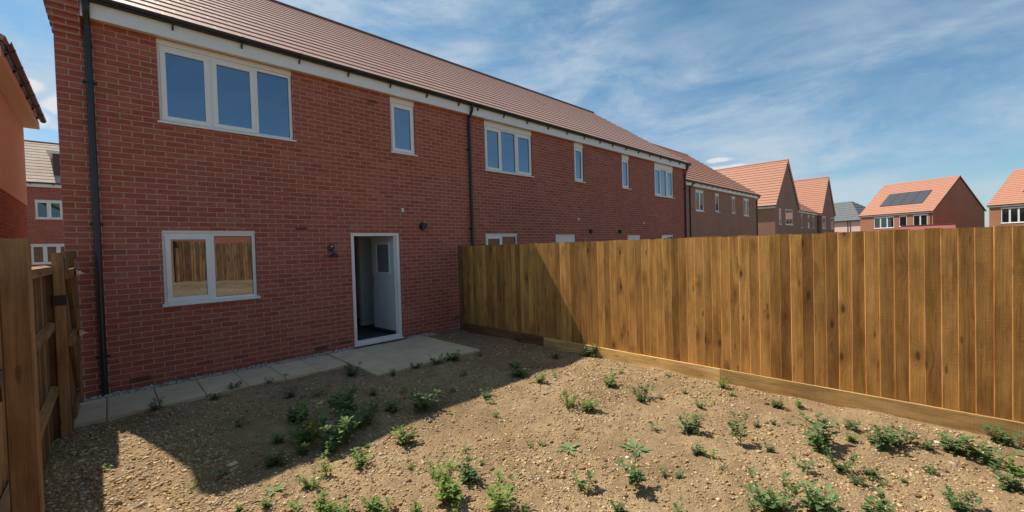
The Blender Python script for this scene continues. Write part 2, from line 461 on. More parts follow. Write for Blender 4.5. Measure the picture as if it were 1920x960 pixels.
# ------------------------------------------------------------------ mesh builder
class MB:
    def __init__(s, grain=None):
        s.v, s.f, s.uv, s.c = [], [], [], []
        s.rnd = (0.5, 0.5, 0.5)
        s.grain = grain
    def face(s, pts, uv=None):
        i0 = len(s.v)
        pts = [tuple(p) for p in pts]
        s.v += pts
        s.f.append(tuple(range(i0, i0 + len(pts))))
        if uv is None:
            a, b_, c_ = (Vector(pts[k]) for k in range(3))
            nrm = (b_ - a).cross(c_ - a)
            if len(pts) > 3 and nrm.length < 1e-12:
                nrm = (c_ - b_).cross(Vector(pts[3]) - b_)
            ax = max(range(3), key=lambda k: abs(nrm[k]))
            o = [k for k in range(3) if k != ax]
            if s.grain is not None and s.grain in o:
                g = s.grain
                u_ = [k for k in o if k != g][0]
                uv = [(p[u_], p[g]) for p in pts]
            else:
                uv = [(p[o[0]], p[o[1]]) for p in pts]
        s.uv += uv
        s.c += [s.rnd] * len(pts)
    def box(s, x0, x1, y0, y1, z0, z1, skip=''):
        p = lambda i, j, k: ((x0, x1)[i], (y0, y1)[j], (z0, z1)[k])
        F = {'-x': [(0,1,0),(0,0,0),(0,0,1),(0,1,1)], '+x': [(1,0,0),(1,1,0),(1,1,1),(1,0,1)],
             '-y': [(0,0,0),(1,0,0),(1,0,1),(0,0,1)], '+y': [(1,1,0),(0,1,0),(0,1,1),(1,1,1)],
             '-z': [(0,1,0),(1,1,0),(1,0,0),(0,0,0)], '+z': [(0,0,1),(1,0,1),(1,1,1),(0,1,1)]}
        for k, q in F.items():
            if k not in skip:
                s.face([p(*c) for c in q])
    def bbox(s, x0, x1, y0, y1, z0, z1, r=0.004):
        """box with chamfered long edges along its longest axis and inset ends"""
        d = (x1 - x0, y1 - y0, z1 - z0)
        a = max(range(3), key=lambda k: d[k])
        lo, hi = (x0, y0, z0), (x1, y1, z1)
        b_, c_ = [(a + 1) % 3, (a + 2) % 3]
        r = min(r, d[b_] * 0.3, d[c_] * 0.3)
        prof = [(lo[b_] + r, lo[c_]), (hi[b_] - r, lo[c_]), (hi[b_], lo[c_] + r), (hi[b_], hi[c_] - r),
                (hi[b_] - r, hi[c_]), (lo[b_] + r, hi[c_]), (lo[b_], hi[c_] - r), (lo[b_], lo[c_] + r)]
        def pt(t, q):
            v = [0, 0, 0]
            v[a] = t; v[b_] = q[0]; v[c_] = q[1]
            return tuple(v)
        for i in range(8):
            q0, q1 = prof[i], prof[(i + 1) % 8]
            s.face([pt(lo[a], q0), pt(lo[a], q1), pt(hi[a], q1), pt(hi[a], q0)][::-1])
        s.face([pt(hi[a], q) for q in prof])
        s.face([pt(lo[a], q) for q in prof][::-1])
    def extrude_x(s, prof, x0, x1, closed=True, caps=True, uvf=None):
        n = len(prof)
        for i in range(n if closed else n - 1):
            a, b_ = prof[i], prof[(i + 1) % n]
            pts = [(x0, *a), (x1, *a), (x1, *b_), (x0, *b_)]
            s.face(pts, None if uvf is None else [uvf(q) for q in pts])
        if caps and closed:
            s.face([(x0, *q) for q in prof][::-1])
            s.face([(x1, *q) for q in prof])
    def tube(s, path, r, n=12, caps=True, half=False):
        path = [Vector(p) for p in path]
        rings = []
        up = Vector((0.3, 1, 0.2)).normalized()
        for i, p in enumerate(path):
            t = (path[min(i + 1, len(path) - 1)] - path[max(i - 1, 0)]).normalized()
            a = t.cross(up).normalized()
            b_ = t.cross(a).normalized()
            rr = r if not isinstance(r, (list, tuple)) else r[i]
            rings.append([p + a * rr * math.cos(2 * math.pi * k / n) + b_ * rr * math.sin(2 * math.pi * k / n) for k in range(n)])
        for i in range(len(rings) - 1):
            for k in range(n):
                s.face([rings[i][k], rings[i][(k + 1) % n], rings[i + 1][(k + 1) % n], rings[i + 1][k]])
        if caps:
            s.face(rings[0][::-1]); s.face(rings[-1])
    def build(s, name, mat, parent=None, smooth=False):
        me = bpy.data.meshes.new(name)
        me.from_pydata(s.v, [], s.f)
        uvl = me.uv_layers.new(name='UVMap')
        uvl.data.foreach_set('uv', np.array(s.uv, dtype=np.float32).ravel())
        ca = me.color_attributes.new('rnd', 'FLOAT_COLOR', 'CORNER')
        c = np.ones((len(s.c), 4), dtype=np.float32)
        c[:, :3] = np.array(s.c, dtype=np.float32)
        ca.data.foreach_set('color', c.ravel())
        me.materials.append(M[mat] if isinstance(mat, str) else mat)
        if smooth:
            me.polygons.foreach_set('use_smooth', [True] * len(me.polygons))
        me.update()
        o = bpy.data.objects.new(name, me)
        COL.objects.link(o)
        if parent is not None:
            o.parent = parent
        return o
def tag(o, label=None, cat=None, group=None, kind=None):
    for k, v in (('label', label), ('category', cat), ('group', group), ('kind', kind)):
        if v:
            o[k] = v
    return o
def empty(name, loc, rz=0.0):
    o = bpy.data.objects.new(name, None)
    o.location = loc
    o.rotation_euler = (0, 0, rz)
    o.empty_display_size = 0.2
    COL.objects.link(o)
    return o
def rr():
    return (random.random(), random.random(), random.random())

# ------------------------------------------------------------------ ground
def sstep(a, b_, t):
    t = np.clip((np.asarray(t, dtype=float) - a) / (b_ - a), 0, 1)
    return t * t * (3 - 2 * t)
# smooth bumps of the soil, the same function for mesh, weeds and pebbles
_ph = RNG.uniform(0, 6.28, (14, 2))
_fr = RNG.uniform(1.2, 9.0, (14, 2)) * RNG.choice([-1, 1], (14, 2))
def soil_z(x, y):
    x = np.asarray(x, dtype=float); y = np.asarray(y, dtype=float)
    z = -0.035 - 0.085 * (1 - sstep(1.2, 4.8, x)) * (1 - sstep(3.6, 5.4, y))
    z = z - 0.008 * sstep(4.6, 5.5, x)
    z = z + 0.55 * sstep(-3.0, -10.0, y)
    for (p0, p1), (f0, f1) in zip(_ph, _fr):
        z = z + 0.0055 * np.sin(f0 * x + p0 + 0.7 * np.sin(f1 * 0.5 * y)) * np.sin(f1 * y + p1)
    return z
def soil_mesh():
    xs = np.arange(-0.50, 5.60, 0.035)
    ys = np.concatenate([np.arange(-10.6, -0.5, 0.12), np.arange(-0.5, 7.56, 0.035)])
    X, Y = np.meshgrid(xs, ys)
    Z = soil_z(X, Y) + RNG.normal(0, 0.0035, X.shape)
    k = RNG.random(X.shape)
    Z += np.where(k > 0.94, RNG.uniform(0.004, 0.016, X.shape), 0)
    under = (Y > 6.5) & (X > -0.3) & (X < 2.7) | (Y > 5.62) & (X > 2.68) & (X < 4.62)
    Z = np.where(under, np.minimum(Z, -0.045), Z)
    Z = np.where((Y > 7.3), -0.03, Z)
    ny, nx = X.shape
    v = np.stack([X, Y, Z], -1).reshape(-1, 3)
    i = np.arange(ny * nx).reshape(ny, nx)
    f = np.stack([i[:-1, :-1], i[:-1, 1:], i[1:, 1:], i[1:, :-1]], -1).reshape(-1, 4)
    me = bpy.data.meshes.new('soil')
    me.from_pydata(v.tolist(), [], f.tolist())
    me.polygons.foreach_set('use_smooth', [True] * len(me.polygons))
    me.materials.append(M['soil'])
    o = bpy.data.objects.new('soil', me)
    COL.objects.link(o)
    tag(o, kind='structure')
soil_mesh()
g = MB()
g.face([(-1500, -1500, -0.30), (1500, -1500, -0.30), (1500, 1500, -0.30), (-1500, 1500, -0.30)])
tag(g.build('ground', 'ground'), kind='structure')

# paving: a path of slabs along the wall and a patio at the door
def slabs(name, cells):
    m = MB()
    for (x0, x1, y0, y1) in cells:
        m.rnd = rr()
        j = 0.004
        dz = random.uniform(-0.003, 0.003)
        z1 = 0.0 + dz
        r = 0.006
        m.box(x0 + j, x1 - j, y0 + j, y1 - j, -0.06, z1 - r, skip='+z')
        a = [(x0 + j, y0 + j), (x1 - j, y0 + j), (x1 - j, y1 - j), (x0 + j, y1 - j)]
        b_ = [(x0 + j + r, y0 + j + r), (x1 - j - r, y0 + j + r), (x1 - j - r, y1 - j - r), (x0 + j + r, y1 - j - r)]
        for k in range(4):
            q = (k + 1) % 4
            m.face([(*a[k], z1 - r), (*a[q], z1 - r), (*b_[q], z1), (*b_[k], z1)])
        m.face([(*q, z1) for q in b_])
    tag(m.build(name, 'paving'), kind='structure')
xs = [-0.52, -0.07, 0.385, 0.84, 1.30, 1.755, 2.21, 2.66]
slabs('path', [(xs[i], xs[i + 1], 6.49 + random.uniform(-0.012, 0.012), 7.39) for i in range(7)])
cells = []
for i in range(4):
    for j in range(4):
        cells.append((2.68 + 0.475 * i, 2.68 + 0.475 * (i + 1), 5.60 + 0.4475 * j, 5.60 + 0.4475 * (j + 1)))
slabs('patio', cells)
g = MB(); g.box(-0.55, 2.665, 6.50, 7.39, -0.12, -0.045); g.box(2.69, 4.57, 5.61, 7.39, -0.12, -0.045)
tag(g.build('paving_bed', 'soil'), kind='structure')

# ------------------------------------------------------------------ pebbles (uncountable)
def ico(sub=1):
    import bmesh
    bm = bmesh.new()
    bmesh.ops.create_icosphere(bm, subdivisions=sub, radius=1.0)
    v = np.array([q.co[:] for q in bm.verts]); f = np.array([[q.index for q in fa.verts] for fa in bm.faces])
    bm.free()
    return v, f
def pebble_cloud(name, P, size, mat, flat=(0.45, 0.8)):
    bv, bf = ico(1)
    n = len(P)
    a = RNG.uniform(0, 6.283, n)
    sx = size * RNG.uniform(0.8, 1.6, n); sy = size * RNG.uniform(0.6, 1.1, n); sz = size * RNG.uniform(*flat, n)
    V = np.repeat(bv[None], n, 0) * (1 + RNG.uniform(-0.22, 0.22, (n, len(bv), 1)))
    V[..., 0] *= sx[:, None]; V[..., 1] *= sy[:, None]; V[..., 2] *= sz[:, None]
    t = RNG.uniform(-0.4, 0.4, n)
    vx, vz = V[..., 0].copy(), V[..., 2].copy()
    V[..., 0] = vx * np.cos(t)[:, None] - vz * np.sin(t)[:, None]
    V[..., 2] = vx * np.sin(t)[:, None] + vz * np.cos(t)[:, None]
    x, y = V[..., 0].copy(), V[..., 1].copy()
    V[..., 0] = x * np.cos(a)[:, None] - y * np.sin(a)[:, None]
    V[..., 1] = x * np.sin(a)[:, None] + y * np.cos(a)[:, None]
    V += P[:, None, :]
    V[..., 2] += (sz * 0.25)[:, None]
    F = (bf[None] + (np.arange(n) * len(bv))[:, None, None]).reshape(-1, 3)
    me = bpy.data.meshes.new(name)
    nv, nf = n * len(bv), len(F)
    me.vertices.add(nv); me.vertices.foreach_set('co', V.reshape(-1).astype(np.float32))
    me.loops.add(nf * 3); me.loops.foreach_set('vertex_index', F.reshape(-1).astype(np.int32))
    me.polygons.add(nf); me.polygons.foreach_set('loop_start', (np.arange(nf) * 3).astype(np.int32))
    me.update(calc_edges=True); me.validate()
    c = np.ones((nf * 3, 4), dtype=np.float32)
    c[:, :3] = np.repeat(RNG.random((n, 3)), len(bf) * 3, 0)
    ca = me.color_attributes.new('rnd', 'FLOAT_COLOR', 'CORNER')
    ca.data.foreach_set('color', c.ravel())
    me.materials.append(M[mat])
    o = bpy.data.objects.new(name, me)
    COL.objects.link(o)
    return o
def on_soil(n, x0, x1, y0, y1):
    x = RNG.uniform(x0, x1, n); y = RNG.uniform(y0, y1, n)
    keep = ~(((y > 6.47) & (x < 2.69)) | ((y > 5.58) & (x > 2.66) & (x < 4.6)) | (y > 7.38))
    x, y = x[keep], y[keep]
    return np.stack([x, y, soil_z(x, y)], -1)
def patchy(P, f, bias):
    q = np.sin(P[:, 0] * 1.9 + 1.1 * np.sin(P[:, 1] * 1.3)) * np.sin(P[:, 1] * 2.3 + 0.6 * np.sin(P[:, 0] * 2.1)) + 0.35 * np.sin(P[:, 0] * 6.1 + P[:, 1] * 4.7)
    return P[RNG.random(len(P)) < np.clip(bias + f * q, 0.08, 1)]
A = patchy(on_soil(72000, -0.45, 5.52, -0.6, 7.4), 0.5, 0.5)
B = patchy(on_soil(20000, -0.45, 4.0, 1.2, 4.5), 0.3, 0.6)
Cc = on_soil(6000, -0.4, 0.75, 1.8, 5.6)
D = on_soil(60, -0.4, 5.4, 0.3, 6.4)
P = np.concatenate([A, B, Cc, D])
S = np.concatenate([RNG.gamma(3.0, 0.0018, len(A)) + 0.0028, RNG.gamma(3.0, 0.0013, len(B)) + 0.0022,
                    RNG.gamma(3.0, 0.0021, len(Cc)) + 0.0035, RNG.uniform(0.012, 0.024, len(D))])
S = np.clip(S, 0.003, 0.032)
tag(pebble_cloud('pebbles', P, S, 'pebble'), 'small flint pebbles scattered over the bare brown soil', 'pebbles', kind='stuff')
# clods of earth
A = on_soil(9000, -0.45, 5.52, -0.5, 6.4)
A = patchy(A, 0.4, 0.5)
S = np.clip(RNG.gamma(2.5, 0.0030, len(A)) + 0.003, 0.003, 0.028)
tag(pebble_cloud('soil_clods', A, S, 'soil'), 'crumbly brown clods of earth lying on the bare garden soil', 'soil clods', kind='stuff')
n = 3000
P = np.stack([RNG.uniform(-0.5, 4.75, n), RNG.uniform(7.385, 7.545, n), RNG.uniform(-0.025, 0.012, n)], -1)
P = P[~((P[:, 0] > 3.15) & (P[:, 0] < 4.28))]
tag(pebble_cloud('gravel_strip', P, RNG.uniform(0.008, 0.017, len(P)), 'white_gravel'), 'narrow strip of white gravel between the slabs and the brick wall', 'gravel', kind='stuff')
g = MB(); g.box(-0.55, 3.16, 7.392, 7.552, -0.1, -0.02); g.box(4.28, 4.9, 7.392, 7.552, -0.1, -0.02)
tag(g.build('gravel_bed', 'white_gravel'), kind='structure')

# ------------------------------------------------------------------ houses
def wall_front(m, x0, x1, z0, z1, ops, reveal=0.10):
    """front wall in the local plane y = 0 with openings (ox0, ox1, oz0, oz1)"""
    xs = sorted({x0, x1, *[o[0] for o in ops], *[o[1] for o in ops]})
    for a, b_ in zip(xs[:-1], xs[1:]):
        mid = (a + b_) / 2
        cut = sorted([(o[2], o[3]) for o in ops if o[0] < mid < o[1]])
        z = z0
        for c0, c1 in cut:
            if c0 > z:
                m.face([(a, 0, z), (b_, 0, z), (b_, 0, c0), (a, 0, c0)])
            z = c1
        if z < z1:
            m.face([(a, 0, z), (b_, 0, z), (b_, 0, z1), (a, 0, z1)])
    for (a, b_, c0, c1) in ops:
        m.face([(a, 0, c0), (a, 0, c1), (a, reveal, c1), (a, reveal, c0)])
        m.face([(b_, 0, c1), (b_, 0, c0), (b_, reveal, c0), (b_, reveal, c1)])
        m.face([(a, 0, c1), (b_, 0, c1), (b_, reveal, c1), (a, reveal, c1)])
        m.face([(a, reveal, c0), (b_, reveal, c0), (b_, 0, c0), (a, 0, c0)])

def frame_ring(m, x0, x1, z0, z1, wd, ya, yb, r=0.004):
    m.bbox(x0, x1, ya, yb, z1 - wd, z1, r)
    m.bbox(x0, x1, ya, yb, z0, z0 + wd, r)
    m.bbox(x0, x0 + wd, ya, yb, z0 + wd, z1 - wd, r)
    m.bbox(x1 - wd, x1, ya, yb, z0 + wd, z1 - wd, r)

def window(parent, x0, x1, z0, z1, lights, head=0.0, far=False, label=None, yoff=0.035, dark=False):
    """lights: list of (relative width, 's' opening sash or 'f' fixed)"""
    f = MB()
    y0, y1 = yoff, yoff + 0.07
    fw = 0.045
    top = z1 - head
    frame_ring(f, x0 + 0.002, x1 - 0.002, z0 + 0.002, top, fw, y0, y1)
    tot = sum(a for a, k in lights)
    edges, x = [], x0 + fw * 0.5
    W_ = (x1 - x0) - fw
    for a, k in lights:
        edges.append((x, x + W_ * a / tot, k)); x += W_ * a / tot
    for e in edges[:-1]:
        f.bbox(e[1] - 0.028, e[1] + 0.028, y0, y1, z0 + fw, top - fw)
    if head > 0:
        f.bbox(x0 + 0.002, x1 - 0.002, y0 - 0.022, y1, top, z1, 0.003)
    fo = f.build('window', 'upvc', parent)
    if label:
        fo['label'] = label
    for i, (a, b_, k) in enumerate(edges):
        la = a + (fw * 0.5 if i == 0 else 0.028)
        lb = b_ - (fw * 0.5 if i == len(edges) - 1 else 0.028)
        g0, g1 = z0 + fw, top - fw
        if k == 's':
            sm = MB()
            frame_ring(sm, la - 0.012, lb + 0.012, g0 - 0.012, g1 + 0.012, 0.062, y0 - 0.016, y0 + 0.03)
            so = sm.build('sash', 'upvc', fo)
            la += 0.046; lb -= 0.046; g0 += 0.046; g1 -= 0.046
            gy = y0 + 0.006
            if not far:
                bead = MB(); frame_ring(bead, la, lb, g0, g1, 0.006, gy - 0.003, gy + 0.01, 0.001)
                bead.build('seal', 'seal', fo)
        else:
            gy = y0 + 0.022
            if not far:
                bead = MB(); frame_ring(bead, la, lb, g0, g1, 0.006, gy - 0.003, gy + 0.01, 0.001)
                bead.build('seal', 'seal', fo)
        p = MB()
        tx = random.uniform(-0.0012, 0.0012); tz = random.uniform(-0.0012, 0.0012)
        if far:
            tx = tz = 0
        p.face([(la, gy - tx - tz + 0.004, g0), (lb, gy + tx - tz + 0.004, g0), (lb, gy + tx + tz + 0.004, g1), (la, gy - tx + tz + 0.004, g1)])
        p.face([(la, gy + 0.022, g0), (la, gy + 0.022, g1), (lb, gy + 0.022, g1), (lb, gy + 0.022, g0)])
        p.build('pane', 'glass_far' if far or dark else 'glass', fo)
    s_ = MB()
    s_.extrude_x([(-0.048, z0 - 0.024), (-0.048, z0 - 0.002), (0.0, z0 + 0.012), (y0 + 0.01, z0 + 0.014), (y0 + 0.01, z0 - 0.010), (-0.02, z0 - 0.024)], x0 - 0.025, x1 + 0.025)
    s_.build('sill', 'upvc', fo)
    return fo

def roof_profile(y0, z0, y1, z1, g_, lip, thick=0.05):
    """stepped tile courses from eave (y0, z0) to ridge (y1, z1)"""
    L = math.hypot(y1 - y0, z1 - z0)
    dy, dz = (y1 - y0) / L, (z1 - z0) / L
    sgn = 1 if dy > 0 else -1
    ny, nz = -dz * sgn, abs(dy)
    n = max(1, int(round(L / g_)))
    g_ = L / n
    prof = []
    P = lambda s, t: (y0 + dy * s + ny * t, z0 + dz * s + nz * t)
    for i in range(n):
        prof.append(P(i * g_, 0.0 if i else -thick))
        prof.append(P(i * g_, lip))
        prof.append(P((i + 1) * g_, 0.003))
    prof.append(P(L, -thick))
    if sgn < 0:
        prof = prof[::-1]
    return prof, (lambda p: (p[0], math.hypot(p[1] - y0, p[2] - z0) / g_ * 0.345))

def roof(parent, x0, x1, ye, ze, yr, zr, depth, mat='tile', gauge=0.335, lip=0.021, back=True, ridge_mat='ridge'):
    m = MB()
    pr, uf = roof_profile(ye, ze, yr, zr, gauge, lip)
    m.extrude_x(pr[::-1], x0, x1, uvf=None)
    # explicit uv along the slope
    m.uv = [uf(v) for v in m.v]
    if back:
        m2 = MB()
        pr, uf = roof_profile(depth - ye, ze, yr, zr, gauge, lip)
        m2.extrude_x(pr[::-1], x0, x1)
        m2.uv = [uf(v) for v in m2.v]
        i0 = len(m.v)
        m.v += m2.v; m.f += [tuple(i + i0 for i in q) for q in m2.f]; m.uv += m2.uv; m.c += m2.c
    ro = m.build('roof', mat, parent)
    r = MB()
    x = x0
    while x < x1 - 0.02:
        xb = min(x1, x + 0.45)
        prof = [(yr + 0.14 * math.cos(a), zr - 0.075 + 0.125 * math.sin(a)) for a in [math.pi * k / 8 for k in range(9)]]
        r.extrude_x(prof[::-1], x + 0.004, xb - 0.004)
        x = xb
    r.build('ridge_tile', ridge_mat, ro)
    return ro

def gable_wall(m, x, depth, z0, ze, yr, zr, side):
    pts = [(x, 0, z0), (x, depth, z0), (x, depth, ze), (x, yr, zr), (x, 0, ze)]
    if side < 0:
        pts = pts[::-1]
    m.face(pts)

def gutter(parent, x0, x1, yb, zt, r=0.058, far=False):
    m = MB()
    n = 8
    outer = [(yb - r - r * math.cos(math.pi * k / n), zt - r * math.sin(math.pi * k / n)) for k in range(n + 1)]
    inner = [(yb - r - (r - .005) * math.cos(math.pi * k / n), zt - (r - .005) * math.sin(math.pi * k / n)) for k in range(n + 1)]
    m.extrude_x((outer + inner[::-1])[::-1], x0, x1)
    go = m.build('gutter', 'black', parent)
    x = x0 + 0.35
    while x < x1 - 0.05:
        b_ = MB()
        w_ = 0.022
        rr_ = r + 0.006
        o2 = [(yb - r - rr_ * math.cos(math.pi * k / n), zt - rr_ * math.sin(math.pi * k / n)) for k in range(n + 1)]
        i2 = [(yb - r - (r + .001) * math.cos(math.pi * k / n), zt - (r + .001) * math.sin(math.pi * k / n)) for k in range(n + 1)]
        b_.extrude_x((o2 + i2[::-1])[::-1], x - w_, x + w_)
        b_.extrude_x([(yb - 0.052, zt - 2 * r + 0.040), (yb - 0.003, zt - 2 * r + 0.040), (yb - 0.003, zt - 2 * r - 0.022), (yb - 0.014, zt - 2 * r - 0.022)][::-1], x - w_ * 0.45, x + w_ * 0.45)
        b_.build('bracket', 'black', go)
        x += 0.82
    return go

def downpipe(parent, x, yw, ztop, zbot, neck=0.30, clips=(4.0, 2.2, 0.5), yg=-0.17):
    m = MB()
    yp = yw - 0.05
    path = [(x, yg, ztop), (x, yg, ztop - 0.09)]
    if neck > 0:
        path += [(x, yg + 0.01, ztop - 0.13), (x, yp - 0.01, ztop - 0.13 - neck * 0.55), (x, yp, ztop - 0.13 - neck * 0.7)]
    path += [(x, yp, ztop - 0.13 - neck), (x, yp, zbot)]
    m.tube(path, 0.034, 14)
    po = m.build('downpipe', 'black', parent, smooth=True)
    for z in clips:
        c = MB()
        c.tube([(x, yp, z - 0.018), (x, yp, z + 0.018)], 0.040, 14)
        c.bbox(x - 0.068, x + 0.068, yw - 0.022, yw - 0.002, z - 0.016, z + 0.016)
        c.build('pipe_clip', 'black', po)
    for z in (ztop - 0.13 - neck - 0.1,):
        c = MB(); c.tube([(x, yp, z - 0.05), (x, yp, z + 0.05)], 0.040, 14)
        c.build('pipe_socket', 'black', po)
    return po

def air_brick(parent, x, z, w_=0.215, h=0.065, mat='air_brick'):
    m = MB()
    m.bbox(x - w_ / 2, x + w_ / 2, -0.006, 0.03, z - h / 2, z + h / 2, 0.003)
    if mat == 'air_brick':
        for i in range(6):
            for j in range(2):
                xx = x - w_ / 2 + 0.022 + i * 0.03
                m.box(xx, xx + 0.016, -0.009, -0.004, z - 0.022 + j * 0.026, z - 0.006 + j * 0.026)
    m.build('air_brick', mat, parent)

EAVE, YE, ZE, YR, ZR, DEP = 4.80, -0.17, 5.04, 4.70, 8.40, 9.40
def terrace_house(name, ox, x1, spec, label, left=False, right=False, brk='brick', rx=(0, 0)):
    """spec in world x; local origin at (ox, 7.55, 0)"""
    root = empty(name, (ox, 7.55, 0))
    tag(root, label, 'house', 'red brick terraced houses of the near terrace')
    L = x1 - ox
    lx = lambda v: v - ox
    ops = [(lx(a), lx(b_), c0, c1) for (a, b_, c0, c1, *_) in spec['windows']] + [(lx(a), lx(b_), c0, c1) for (a, b_, c0, c1, *_) in spec['doors']]
    m = MB()
    wall_front(m, 0, L, -0.3, 5.0, ops)
    m.face([(L, DEP, -0.3), (0, DEP, -0.3), (0, DEP, 5.0), (L, DEP, 5.0)])
    m.face([(0.003, 0, -0.3), (0.003, 0, 5.0), (0.003, DEP, 5.0), (0.003, DEP, -0.3)])
    if left:
        gable_wall(m, 0.0, DEP, -0.3, 5.0, YR, ZR - 0.02, -1)
    if right:
        gable_wall(m, L, DEP, -0.3, 5.0, YR, ZR - 0.02, 1)
    wall = m.build('wall', brk, root)
    roof(root, -rx[0], L + rx[1], YE, ZE, YR, ZR, DEP)
    f = MB()
    f.bbox(0.24 if left else 0.001, L - 0.24 if right else L - 0.001, -0.115, -0.100, EAVE - 0.015, 4.985, 0.002)
    fo = f.build('fascia', 'upvc', root)
    sm = MB(); sm.box(0.001, L - 0.001, -0.100, -0.001, EAVE, EAVE + 0.012)
    sm.build('soffit', 'cream', fo)
    gutter(root, -0.03 if left else 0.0, L + 0.10 if right else L, -0.117, 5.035)
    for (a, b_, c0, c1, lights, head) in spec['windows']:
        window(root, lx(a), lx(b_), c0, c1, lights, head, dark=(ox > 0 and c1 < 3))
    for x, neck in spec['pipes']:
        downpipe(root, lx(x), 0.0, 4.99, spec.get('pipe_z', 0.02), neck)
    for (x, z) in spec.get('air', []):
        air_brick(root, lx(x), z)
    for (x, z) in spec.get('weep', []):
        air_brick(root, lx(x), z, 0.19, 0.05, 'air_brick')
    return root, wall

S3 = [(1, 's'), (1, 's'), (0.86, 'f')]
S3n = [(0.95, 's'), (0.95, 'f'), (1.0, 's')]
houseA, wallA = terrace_house('terraced_house', -0.38, 5.87, dict(
    windows=[(0.585, 2.31, 3.64, 4.795, S3, 0.075), (4.09, 4.635, 3.70, 4.795, [(1, 's')], 0.10),
             (0.548, 1.688, 1.09, 2.13, [(1.02, 's'), (1, 'f')], 0.035)],
    doors=[(3.21, 4.20, 0.0, 2.11)], pipes=[(-0.085, 0.28)], air=[(0.26, 0.12), (2.62, 0.09), (5.58, 0.22)],
    weep=[(2.37, 2.17), (3.72, 4.60), (3.05, 0.12)]),
    'nearest red brick house, its white back door standing open onto the patio', left=True, rx=(0.06, 0))
houseB, wallB = terrace_house('terraced_house', 5.87, 11.50, dict(
    windows=[(6.51, 8.155, 3.60, 4.795, S3n, 0.13), (9.97, 10.43, 3.65, 4.795, [(1, 's')], 0.14),
             (6.45, 7.54, 1.09, 2.10, [(1, 's'), (1, 'f')], 0.035)],
    doors=[(9.03, 9.96, 0.0, 2.08)], pipes=[(6.02, 0.22)]),
    'middle red brick house of the near terrace, just behind the right garden fence')
houseC, wallC = terrace_house('terraced_house', 11.50, 17.62, dict(
    windows=[(14.89, 16.45, 3.54, 4.795, S3n, 0.18), (12.60, 13.07, 3.65, 4.795, [(1, 's')], 0.16),
             (15.37, 16.38, 1.09, 2.06, [(1, 's'), (1, 'f')], 0.035)],
    doors=[(12.86, 13.78, 0.0, 2.06)], pipes=[(17.45, 0.22)]),
    'far end red brick house of the near terrace, before the brown brick pair', right=True, rx=(0, 0.12))

# corbelled bricks at the near gable corner
m = MB()
for k in range(6):
    m.box(-0.012 - 0.013 * k, 0.238, -0.026 - 0.026 * k, 0.06, 4.55 + 0.075 * k, 4.55 + 0.075 * (k + 1) - 0.001)
m.build('corbel', 'brick', houseA)
m = MB()
for k in range(6):
    m.box(5.882, 6.12 + 0.012 + 0.013 * k, -0.026 - 0.026 * k, 0.06, 4.55 + 0.075 * k, 4.55 + 0.075 * (k + 1) - 0.001)
m.build('corbel', 'brick', houseC)

# --- back door of the near house (frame, open leaf) and the hall behind it
ox = -0.38
def closed_door(root, ox_, a, b_, z1):
    d = MB(); frame_ring(d, a - ox_ + 0.002, b_ - ox_ - 0.002, 0.0, z1 - 0.002, 0.07, 0.035, 0.105)
    do = d.build('door_frame', 'upvc', root)
    l_ = MB(); l_.box(a - ox_ + 0.07, b_ - ox_ - 0.07, 0.05, 0.095, 0.07, z1 - 0.072)
    l_.build('door', 'door', do)
    gl = MB(); gl.box(a - ox_ + 0.2, b_ - ox_ - 0.2, 0.044, 0.05, 1.2, z1 - 0.22)
    gl.build('pane', 'glass', do)
closed_door(houseB, 5.87, 9.03, 9.96, 2.08)
closed_door(houseC, 11.50, 12.86, 13.78, 2.06)

d = MB()
fx0, fx1 = 3.21 - ox, 4.20 - ox
frame_ring(d, fx0 + 0.002, fx1 - 0.002, 0.025, 2.108, 0.065, 0.02, 0.09)
dfr = d.build('door_frame', 'upvc', houseA)
th = MB(); th.extrude_x([(-0.03, 0.0), (-0.03, 0.022), (0.10, 0.026), (0.10, 0.0)], fx0 - 0.01, fx1 + 0.01)
th.build('threshold', 'upvc', dfr)
# leaf: built closed, then turned about its hinge on the right jamb
LW_, LH = 0.845, 1.955
hinge = empty('door', (fx1 - 0.075, 0.075, 0.095), -math.radians(86))
hinge.parent = houseA
def leafpart(mb, name, mat):
    return mb.build(name, mat, hinge)
lf = MB()
wx0, wx1, wz0, wz1 = -0.66, -0.185, 1.21, 1.80
lf.box(-LW_, wx0, -0.022, 0.022, 0, LH); lf.box(wx1, 0, -0.022, 0.022, 0, LH)
lf.box(wx0, wx1, -0.022, 0.022, 0, wz0); lf.box(wx0, wx1, -0.022, 0.022, wz1, LH)
leafpart(lf, 'leaf', 'door')
ft = MB(); frame_ring(ft, wx0 - 0.03, wx1 + 0.03, wz0 - 0.03, wz1 + 0.03, 0.045, -0.034, -0.0225); leafpart(ft, 'glazing_trim', 'upvc')
gp = MB(); gp.box(wx0 + 0.001, wx1 - 0.001, -0.012, 0.012, wz0 + 0.001, wz1 - 0.001); leafpart(gp, 'pane', 'frosted')
hd = MB(); hd.bbox(-LW_ + 0.03, -LW_ + 0.06, -0.034, -0.0225, 0.92, 1.16); hd.bbox(-LW_ + 0.035, -LW_ + 0.16, -0.075, -0.055, 1.06, 1.08); hd.tube([(-LW_ + 0.045, -0.034, 1.07), (-LW_ + 0.045, -0.06, 1.07)], 0.009, 8)
leafpart(hd, 'handle', 'zinc')
for z in (0.22, 1.0, 1.75):
    hg = MB(); hg.tube([(0.012, -0.03, z - 0.05), (0.012, -0.03, z + 0.05)], 0.010, 8); hg.box(-0.03, 0.0, -0.026, -0.0225, z - 0.045, z + 0.045)
    leafpart(hg, 'hinge', 'upvc')
kp = MB(); kp.box(-LW_ + 0.01, -0.01, -0.028, -0.0225, 0.0, 0.05); leafpart(kp, 'weather_bar', 'seal')

